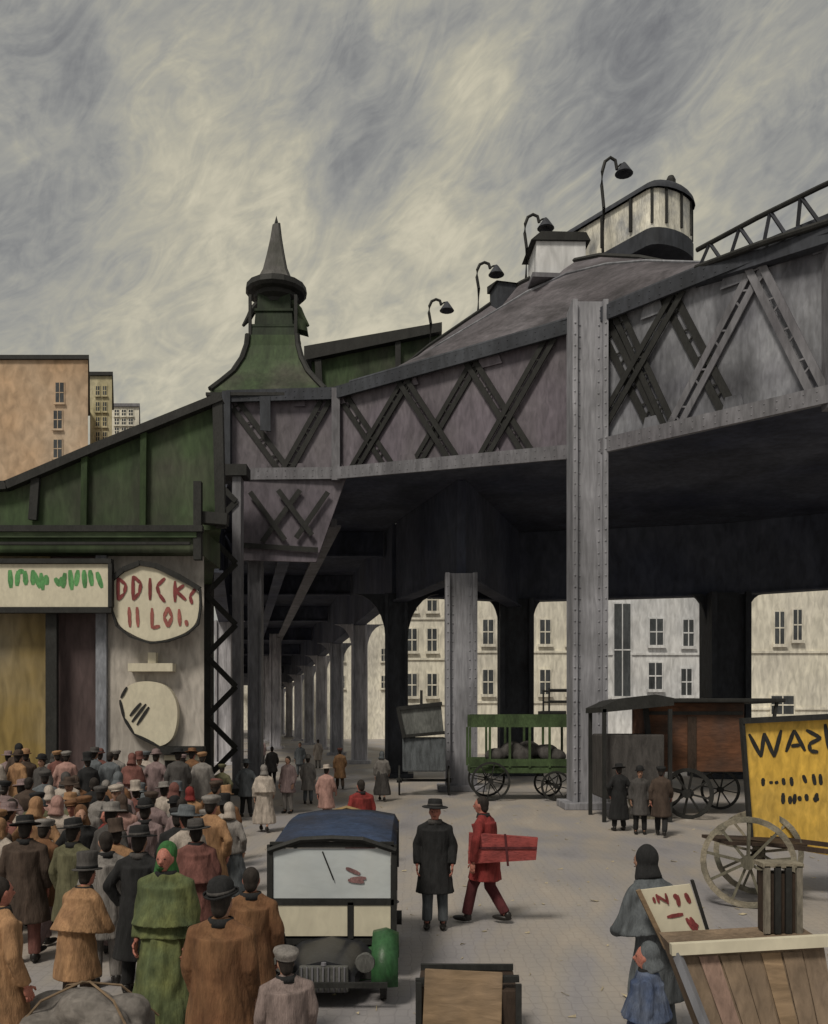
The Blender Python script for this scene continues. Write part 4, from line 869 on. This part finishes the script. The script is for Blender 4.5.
def coat_mesh(pose, length, vox, wide=1., shawl=False):
    P = POSES[pose]; b = MB(); j = lambda k: J(P[k], pose)
    t0 = J((0, 0, 1.0), pose)
    b.ball(J((0, 0, 1.27), pose), (.195*wide, .145, .17), 16); b.cone(J((0, 0, 1.36), pose), t0, .165, .155, 16, sx=1.15*wide, ends=False); b.ball(t0, (.19*wide, .145, .13), 16)
    b.ball(J((0, -.01, 1.385), pose), (.165*wide, .10, .06), 14)
    for s_ in (-1, 1): b.cone(J((s_*.03, -.01, 1.43), pose), J((s_*.18*wide, -.01, 1.36), pose), .075, .062, 10, ends=True)
    b.cone(J((0, 0, 1.36), pose), J((0, .0, 1.475), pose), .12, .075, 14)
    kx = 1.18*wide; mid = (V(P['lk'])+V(P['rk']))/2; ty = mid.y*.45
    b.cone((0, 0, 1.05), (0, ty, length), .155, .195+(.95-length)*.07, 20, sx=kx)
    for s, e, w_ in ((-1, 'le', 'lw'), (1, 're', 'rw')):
        sh_ = J((s*.175*wide, -.01, 1.355), pose); b.cone(sh_, j(e), .070, .060, 12, ends=True); b.cone(j(e), j(w_)-(j(w_)-j(e)).normalized()*.015, .062, .050, 12, ends=False); b.ball(j(e), (.062,)*3)
    if shawl: b.cone(J((0, -.01, 1.46), pose), J((0, 0, 1.02), pose), .10, .25, 20, sx=1.25)
    return solid(b, vox, 4, .015, 17)
def legs_mesh(pose, vox, hem=.10):
    P = POSES[pose]; b = MB()
    for s, k, a in ((-1, 'lk', 'la'), (1, 'rk', 'ra')):
        hp = V((s*.085, 0, .94)); kk, aa = V(P[k]), V(P[a]); b.cone(hp, kk, .108, .082, 14, ends=True); b.cone(kk, aa.lerp(kk, .06), .080, .068, 14, ends=False)
    b.ball((0, 0, .97), (.175, .125, .10), 14)
    return solid(b, vox, 4, .010, 11)
def skirt_mesh(pose, vox, hem):
    b = MB(); b.cone((0, 0, 1.08), (0, .02, .75), .14, .20, 20, sx=1.2); b.cone((0, .02, .76), (0, .03, hem), .20, .27, 22, sx=1.15)
    return solid(b, vox, 4, .03, 16)
def shoes_mesh(pose, a):
    P = POSES[pose]; b = MB()
    for a in (a,):
        p = V(P[a]); b.ball(p+V((0, .065, -.042)), (.050, .145, .040), 12); b.ball(p+V((0, -.02, -.005)), (.048, .055, .06), 12)
    return b
def hat_prof(kind):
    if kind == 'bowler': return [(.128, .012), (.135, .022), (.13, .0), (.098, .0), (.102, .03), (.099, .085), (.080, .125), (.045, .145), (0, .15)]
    if kind == 'brim': return [(.175, .0), (.18, .010), (.17, .014), (.102, .018), (.100, .07), (.092, .115), (.06, .122), (.03, .108), (0, .105)]
    if kind == 'tall': return [(.145, .0), (.15, .010), (.104, .016), (.100, .10), (.104, .185), (.09, .20), (0, .195)]
    if kind == 'cap': return [(.100, -.01), (.108, .02), (.125, .05), (.118, .075), (.07, .092), (0, .096)]
def hat_mesh(kind):
    b = MB()
    if kind == 'scarf':
        b.ball((0, -.036, -.02), (.094, .100, .122), 16); b.cone((0, -.03, -.08), (0, -.06, -.20), .09, .12, 14); b.ball((0, .06, -.13), (.05, .05, .03), 10)
        return solid(b, .018, 3, .008, 14)
    b.lathe(hat_prof(kind), (0, 0, 0), 24, 1, 1.16)
    if kind == 'cap': b.ball((0, .11, .012), (.075, .06, .012), 12)
    if kind == 'bowler':
        for v_ in b.bm.verts:
            if v_.co.xy.length > .12: v_.co.z += abs(v_.co.x)*.12
    if kind == 'brim':
        for v_ in b.bm.verts:
            if v_.co.xy.length > .15: v_.co.z -= v_.co.y*.08
    return b
HT = {'bowler': .125, 'brim': .10, 'tall': .18, 'cap': .07, 'scarf': .05, 'none': .0}
def person(px, top, H, face, coat, low, hat='none', hatc='black', pose='stand', length=.55, skirt=False, label='', group=None, near=True, wide=1., shawl=False, skin=None, Y=None, ch=1):
    """top of the hat at pixel row `top`, H metres above the street"""
    if Y is None: Y = (CH-H)*F/(top-HY)
    x = xa(px, Y); k = H/(1.71+HT[hat])
    r = thing('person', label, 'person', (x, Y, .422 if (px < 203 and 19.5 < Y < 24) else 0), R(face), group); r.scale = (k, k, k)
    vox = .013 if near else .028
    def add(name, me, m, par=r, loc=(0, 0, 0), extra=None):
        o = bpy.data.objects.new(name, me); COL.objects.link(o); o.parent = par; o.location = loc
        o.material_slots[0].link = 'OBJECT'; o.material_slots[0].material = m
        return o
    sk = skin or random.choice((SKIN, SKIN2, SKIN))
    add('body', shared(('b', pose, vox), lambda: to_mesh(body_mesh(pose, vox), 'body', [SKIN, HAIR])), sk)
    cl = length if not skirt else .90
    c_ = add('coat' if not skirt else 'jacket', shared(('c', pose, cl, vox, wide, shawl), lambda: to_mesh(coat_mesh(pose, cl, vox, wide, shawl), 'coat', [C['black']])), C[coat])
    if near:
        bt = shared(('bt', cl), lambda: to_mesh(MB().lathe([(.0, -.006), (.013, -.006), (.013, .006), (0, .008)], (0, 0, 0), 8), 'button', [BLACK]))
        cb = shared(('collar', pose), lambda: to_mesh(collar(pose), 'collar', [C['black']])); add('collar', cb, C['black'] if coat != 'black' else C['darkgrey'], c_)
    if skirt: add('skirt', shared(('s', pose, vox, length), lambda: to_mesh(skirt_mesh(pose, vox, length), 'skirt', [C['black']])), C[low])
    else: add('trousers', shared(('l', pose, vox), lambda: to_mesh(legs_mesh(pose, vox), 'trousers', [C['black']])), C[low])
    for sa in ('la', 'ra'): add('shoe', shared(('sh', pose, sa), lambda: to_mesh(shoes_mesh(pose, sa), 'shoe', [SHOE])), SHOE)
    hp = J((0, .015, 1.60), pose)
    if hat != 'scarf': add('hair', shared(('hair', near), hair_mesh), HAIR, r, hp)
    if hat != 'none':
        h_ = add('hat' if hat != 'scarf' else 'headscarf', shared(('h', hat), lambda: to_mesh(hat_mesh(hat), 'hat', [BLACK])), C[hatc], r, hp+V((0, -.005, .055)))
        h_.rotation_euler = (R(random.uniform(-7, 5)), R(random.uniform(-6, 6)), R(random.uniform(-12, 12)))
        if near and hat in ('bowler', 'brim', 'tall'): add('hat_band', shared(('hb',), lambda: to_mesh(MB().lathe([(.101, .02), (.106, .02), (.105, .048), (.101, .048)], (0, 0, 0), 24, 1, 1.16), 'hat_band', [BLACK])), C['darkgrey'] if hatc == 'black' else C['black'], h_)
    return r
def collar(pose):
    b = MB(); b.lathe([(.085, 0), (.098, .0), (.082, .06), (.070, .062)], J((0, .0, 1.43), pose), 20, 1.15, 1.); return b
def hair_mesh():
    b = MB(); b.ball((0, -.018, .022), (.080, .092, .102), 16); b.ball((0, -.05, -.04), (.066, .055, .07), 12); b = solid(b, .014, 2, .004, 30)
    return to_mesh(b, 'hair', [HAIR])

# named foreground figures
person(145, 795, 1.78, 8, 'mauve', 'darkgrey', 'bowler', 'black', label='person in mauve coat and black bowler just behind the long black coat')
person(139, 822, 1.76, -6, 'black', 'black', 'brim', 'black', 'pockets', length=.40, label='person in a long black coat and flat black brimmed hat behind the green headscarf')
P3 = person(166, 840, 1.74, 172, 'green', 'green', 'scarf', 'emerald', length=.16, skirt=True, wide=1.15, shawl=True, skin=SKIN2, label='person in a long green cape and emerald headscarf facing the viewer')
person(196, 816, 1.70, 15, 'rust', 'slate', 'brim', 'darkgrey', label='person in a rust shawl and grey brimmed hat right of the green headscarf', shawl=True)
person(221, 872, 1.72, -10, 'brown', 'darkbrown', 'bowler', 'black', wide=1.2, length=.45, label='person in a big russet coat and black bowler beside the green headscarf, back turned')
person(76, 850, 1.62, -20, 'tan', 'darkbrown', 'tall', 'darkgrey', 'bent', shawl=True, label='person with tan fur wrap and tall dark hat stooping over the grey barrow')
person(25, 812, 1.74, 10, 'darkbrown', 'rust', 'brim', 'black', length=.5, wide=1.1, label='person in a dark brown coat and wide black brim at the far left')
person(73, 815, 1.72, -15, 'olive', 'grey', 'brim', 'black', label='person in olive coat and wide black brim behind the tan fur wrap')
person(106, 832, 1.62, 25, 'grey', 'grey', 'none', label='bareheaded person in a pale grey suit left of the long black coat')
person(-1, 878, 1.62, -35, 'tan', 'tan', 'none', label='person in a tan coat cut off by the left edge of the picture', skin=SKIN2)
person(286, 944, 1.28, 20, 'dustrose', 'grey', 'cap', 'grey', wide=1.15, label='child in grey pink coat and cap in front of the motor car')
person(251, 868, 1.56, 5, 'brown', 'darkbrown', 'none', length=.4, label='bareheaded person in a narrow brown coat at the left corner of the car')
person(435, 796, 1.78, 176, 'black', 'slate', 'brim', 'black', 'stand', length=.50, skin=SKIN2, label='person in black overcoat and brimmed hat, left of the red striding figure')
RW = person(487, 797, 1.74, 62, 'red', 'maroon', 'none', pose='tuck', length=.60, skirt=False, wide=1.05, skin=SKIN2, label='bareheaded person in a red coat striding right and carrying a red parcel')
person(361, 780, 1.66, 25, 'red', 'maroon', 'none', length=.3, skirt=True, wide=1.1, label='person in a red jacket and maroon skirt beyond the blue car top')
SW = person(659, 845, 1.76, 28, 'slate', 'slate', 'scarf', 'black', 'bent', length=.5, shawl=True, label='person in a dark shawl behind the lettered placard, beside the tan pushcart')
person(647, 940, 1.26, 70, 'blue', 'blue', 'scarf', 'slate', length=.25, skirt=True, shawl=True, label='small child in a blue shawl at the left corner of the tan pushcart')
# red parcel in the hands of the striding figure
Yp = RW.location.y
pc_ = thing('red_parcel', 'large flat red parcel held at the waist of the striding red figure', 'parcel', (xa(503, Yp-.28), Yp-.3, za(868, Yp-.28)))
MB().prism([at(469, 833, Yp-.31), at(538, 838, Yp-.31), at(536, 860, Yp-.31), at(468, 864, Yp-.31)], (.005, .10, 0)).build('wrapping', mat('red_wrapping_paper', (.30, .06, .055), .7, .35, 6, (.4, 1, 1), .4, (.20, .05, .05)), pc_, world=True)
MB().bar(at(505, 834, Yp-.317), at(508, 866, Yp-.317), .03, .012, (0, -1, 0)).build('string', C['maroon'], pc_, world=True); MB().bar(at(474, 848, Yp-.32), at(537, 848, Yp-.32), .03, .012, (0, -1, 0)).build('string', C['maroon'], pc_, world=True)
# board on the back of the shawl figure
Yb = SW.location.y-.33
bdp = thing('placard', 'white placard with dark red lettering hung on the back of the dark shawl figure', 'placard', (xa(668, Yb), Yb, za(940, Yb)))
MB().prism([at(641, 890, Yb), at(690, 884, Yb), at(707, 936, Yb), at(664, 944, Yb)], (0, .02, 0)).build('board', CREAM, bdp, world=True)
MB().bar(at(638, 890, Yb-.01), at(666, 948, Yb-.01), .035, .04, (0, -1, 0)).build('side_lath', WOOD, bdp, world=True); MB().bar(at(692, 880, Yb-.01), at(710, 938, Yb-.01), .02, .04, (0, -1, 0)).build('side_lath', BLACK, bdp, world=True)
spx([(653, 897, 655, 903), (656, 894, 659, 903), (656, 895, 667, 902), (665, 893, 668, 904)], 2.6, REDP, 'letter', bdp, Yb)
spx([(674, 894, 677, 899), (677, 895, 679, 906)], 4, REDP, 'letter', bdp, Yb)
spx([(685, 893, 690, 903)], 4, REDP, 'letter', bdp, Yb)
spx([(667, 917, 683, 914)], 4, REDP, 'letter', bdp, Yb)
spx([(686, 918, 694, 930), (690, 917, 697, 930), (687, 920, 698, 926)], 4, REDP, 'letter', bdp, Yb)
# three dark figures by the cab
person(619, 762, 1.74, 8, 'black', 'black', 'brim', 'black', 'pockets', length=.3, near=False, label='person in a long black coat, left of three by the hooded cab', group='dark coated people by the hooded cab')
person(640, 764, 1.72, 170, 'darkgrey', 'black', 'bowler', 'black', length=.5, near=False, label='person in a dark grey coat, middle of three by the hooded cab', group='dark coated people by the hooded cab')
person(661, 765, 1.72, -20, 'darkbrown', 'black', 'cap', 'black', 'walk', length=.5, near=False, label='person in a dark brown coat and cap, right of three by the hooded cab', group='dark coated people by the hooded cab')
# market crowd at the left, behind the named figures
crowd = [
 # px, Y, H, face , coat, low, hat, hatcol, skirt
 (12, 13.0, 1.70, 10, 'pale', 'grey', 'none', 'black', 0), (36, 13.6, 1.68, -30, 'rust', 'darkbrown', 'bowler', 'slate', 0), (58, 12.8, 1.74, 5, 'pale', 'mauve', 'scarf', 'pink', 1), (84, 13.2, 1.70, 20, 'grey', 'darkgrey', 'cap', 'brown', 0),
 (108, 12.6, 1.62, 160, 'red', 'maroon', 'none', 'black', 1), (182, 13.6, 1.66, -8, 'mauve', 'rust', 'none', 'black', 1), (206, 13.0, 1.60, 12, 'pale', 'tan', 'cap', 'grey', 0), (230, 13.4, 1.64, -15, 'grey', 'slate', 'scarf', 'pale', 1),
 (4, 15.8, 1.72, 15, 'mauve', 'grey', 'cap', 'black', 0), (28, 16.4, 1.76, 0, 'darkbrown', 'slate', 'none', 'black', 0), (50, 15.6, 1.64, -10, 'pink', 'mauve', 'scarf', 'pale', 1), (70, 16.6, 1.74, 170, 'grey', 'slate', 'brim', 'darkbrown', 0),
 (94, 15.9, 1.78, 8, 'black', 'black', 'none', 'black', 0), (120, 16.0, 1.68, -12, 'mauve', 'pale', 'scarf', 'mauve', 1), (164, 16.4, 1.72, 18, 'pale', 'grey', 'brim', 'grey', 0), (190, 16.2, 1.64, 0, 'tan', 'brown', 'scarf', 'red', 1), (216, 16.8, 1.74, -20, 'darkbrown', 'black', 'cap', 'darkbrown', 0),
 (-8, 19.6, 1.70, 20, 'pale', 'pale', 'scarf', 'white', 1), (18, 20.0, 1.74, -10, 'tan', 'grey', 'bowler', 'darkbrown', 0), (42, 19.7, 1.70, 165, 'darkgrey', 'black', 'bowler', 'black', 0), (66, 20.4, 1.72, 5, 'pink', 'rust', 'cap', 'grey', 0), (88, 19.7, 1.78, 20, 'black', 'darkgrey', 'tall', 'black', 0),
 (110, 20.2, 1.70, -20, 'slate', 'grey', 'none', 'black', 0), (132, 19.8, 1.70, 10, 'rust', 'mauve', 'scarf', 'rust', 1), (156, 20.5, 1.72, -5, 'mauve', 'grey', 'bowler', 'mauve', 0), (178, 19.9, 1.76, 0, 'darkgrey', 'slate', 'brim', 'black', 0), (202, 20.6, 1.68, 14, 'grey', 'pale', 'cap', 'tan', 0),
 (222, 24.5, 1.70, 9, 'olive', 'slate', 'cap', 'olive', 0), (246, 26, 1.72, -9, 'slate', 'black', 'brim', 'slate', 0), (264, 22.5, 1.66, 12, 'pale', 'pale', 'scarf', 'grey', 1),
 (288, 27, 1.72, 170, 'mauve', 'grey', 'none', 'black', 0), (308, 30, 1.74, 5, 'grey', 'slate', 'bowler', 'grey', 0), (326, 24, 1.70, -12, 'pink', 'mauve', 'brim', 'pale', 0), (272, 38, 1.72, 0, 'darkgrey', 'black', 'none', 'black', 0), (300, 44, 1.72, 180, 'slate', 'slate', 'none', 'black', 0),
 (340, 36, 1.74, 10, 'tan', 'darkbrown', 'cap', 'rust', 0), (318, 52, 1.74, 0, 'pale', 'grey', 'none', 'black', 0), (262, 56, 1.74, 10, 'mauve', 'black', 'cap', 'mauve', 0), (382, 31, 1.70, 0, 'grey', 'darkgrey', 'scarf', 'slate', 1),
 (8, 22.0, 1.72, 4, 'mauve', 'black', 'brim', 'mauve', 0), (54, 22.1, 1.66, 12, 'grey', 'grey', 'scarf', 'darkgrey', 1), (100, 22.2, 1.72, -4, 'rust', 'black', 'bowler', 'rust', 0), (146, 22.1, 1.70, 8, 'pale', 'mauve', 'cap', 'slate', 0), (192, 22.0, 1.74, -8, 'brown', 'black', 'brim', 'brown', 0),
]
taken = [V((xa(c_[0], c_[1]), c_[1])) for c_ in crowd]+[V(o.location.xy) for o in COL.objects if o.name.startswith('person') and o.parent is None]+[V((-2.5, 6.9))]
used = {(c_[4], c_[6], c_[7]) for c_ in crowd}; rg = random.Random(5); tries = 0
while len(crowd) < 86 and tries < 6000:
    tries += 1; Y = rg.uniform(10.8, 18.3) if rg.random() < .8 else rg.uniform(19.7, 22.6); px = rg.uniform(-6, 238 if Y > 12.5 else 215)
    if Y > 19 and px > 196: continue
    p = V((xa(px, Y), Y))
    if min((p-q).length for q in taken) < .50: continue
    ht = rg.choice(('bowler', 'brim', 'cap', 'scarf', 'cap', 'tall')); hc = rg.choice(('black', 'darkbrown', 'grey', 'slate', 'mauve', 'rust', 'pale', 'tan', 'brown', 'darkgrey')); ct = rg.choice(('mauve', 'grey', 'pale', 'darkbrown', 'rust', 'slate', 'brown', 'darkgrey', 'black', 'pink', 'tan', 'olive'))
    if (ct, ht, hc) in used: continue
    used.add((ct, ht, hc)); taken.append(p); crowd.append((px, Y, rg.uniform(1.6, 1.8), rg.uniform(-40, 40) if rg.random() < .8 else rg.uniform(140, 210), ct, rg.choice(('grey', 'darkgrey', 'black', 'mauve')), ht, hc, int(ht == 'scarf')))
cn = {'pale': 'pale beige', 'mauve': 'mauve', 'darkgrey': 'charcoal', 'darkbrown': 'dark brown', 'slate': 'slate grey', 'pink': 'dusty pink', 'tan': 'tan', 'emerald': 'emerald', 'grey': 'grey'}
hn = {'bowler': 'bowler hat', 'brim': 'brimmed hat', 'tall': 'tall hat', 'cap': 'flat cap', 'scarf': 'headscarf'}
seen = {}
for (px, Y, H, fc, ct, lw, ht, hc, sk) in crowd:
    H *= random.uniform(.96, 1.03); fc += random.uniform(-18, 18)
    if px < 240 and Y < 22.5:
        wh = 'in the market crowd' if (Y < 19.5 or px > 203) else 'on the shop steps'
    else: wh = 'walking towards the dark underpass'
    hd_ = 'bareheaded' if ht == 'none' else '%s %s' % (cn.get(hc, hc), hn[ht])
    lab = ('bareheaded person in a %s %s %s' % (cn.get(ct, ct), 'jacket' if sk else 'coat', wh)) if ht == 'none' else \
          ('person in a %s jacket and %s %s' % (cn.get(ct, ct), hd_, wh)) if sk else ('person in a %s coat and %s %s' % (cn.get(ct, ct), hd_, wh))
    if lab in seen: print('DUP LABEL', lab)
    seen[lab] = 1
    if len(lab.split()) > 16: print('LONG', lab)
    person(px, 0, H, fc, ct, lw, ht, hc, random.choice(('stand', 'pockets', 'walk')), length=.22 if sk else random.choice((.5, .62)), skirt=bool(sk), shawl=bool(sk and (px % 4 == 0)),
           label=lab, group='people in the street market crowd', near=False, Y=Y)

# straw and paper scraps on the street
lb = MB(); rl = random.Random(3)
for k in range(420):
    Y = rl.uniform(6.5, 30); x = rl.uniform(-.4, .75)*Y; a = rl.uniform(0, 6.3); ln = rl.uniform(.03, .14); w_ = rl.uniform(.006, .012) if k % 5 else ln*.6
    d = V((math.cos(a), math.sin(a), 0)); n_ = V((-d.y, d.x, 0)); c0 = V((x, Y, .008))
    lb.prism([c0-d*ln/2-n_*w_/2, c0+d*ln/2-n_*w_/2, c0+d*ln/2+n_*w_/2+V((0, 0, .012*(k % 3))), c0-d*ln/2+n_*w_/2], (0, 0, .003))
tag(lb.build('straw_litter', mat('straw_scraps', (.42, .36, .25), .9, .4, 3)), 'scattered straw and paper scraps on the grey street', 'litter', kind='stuff')
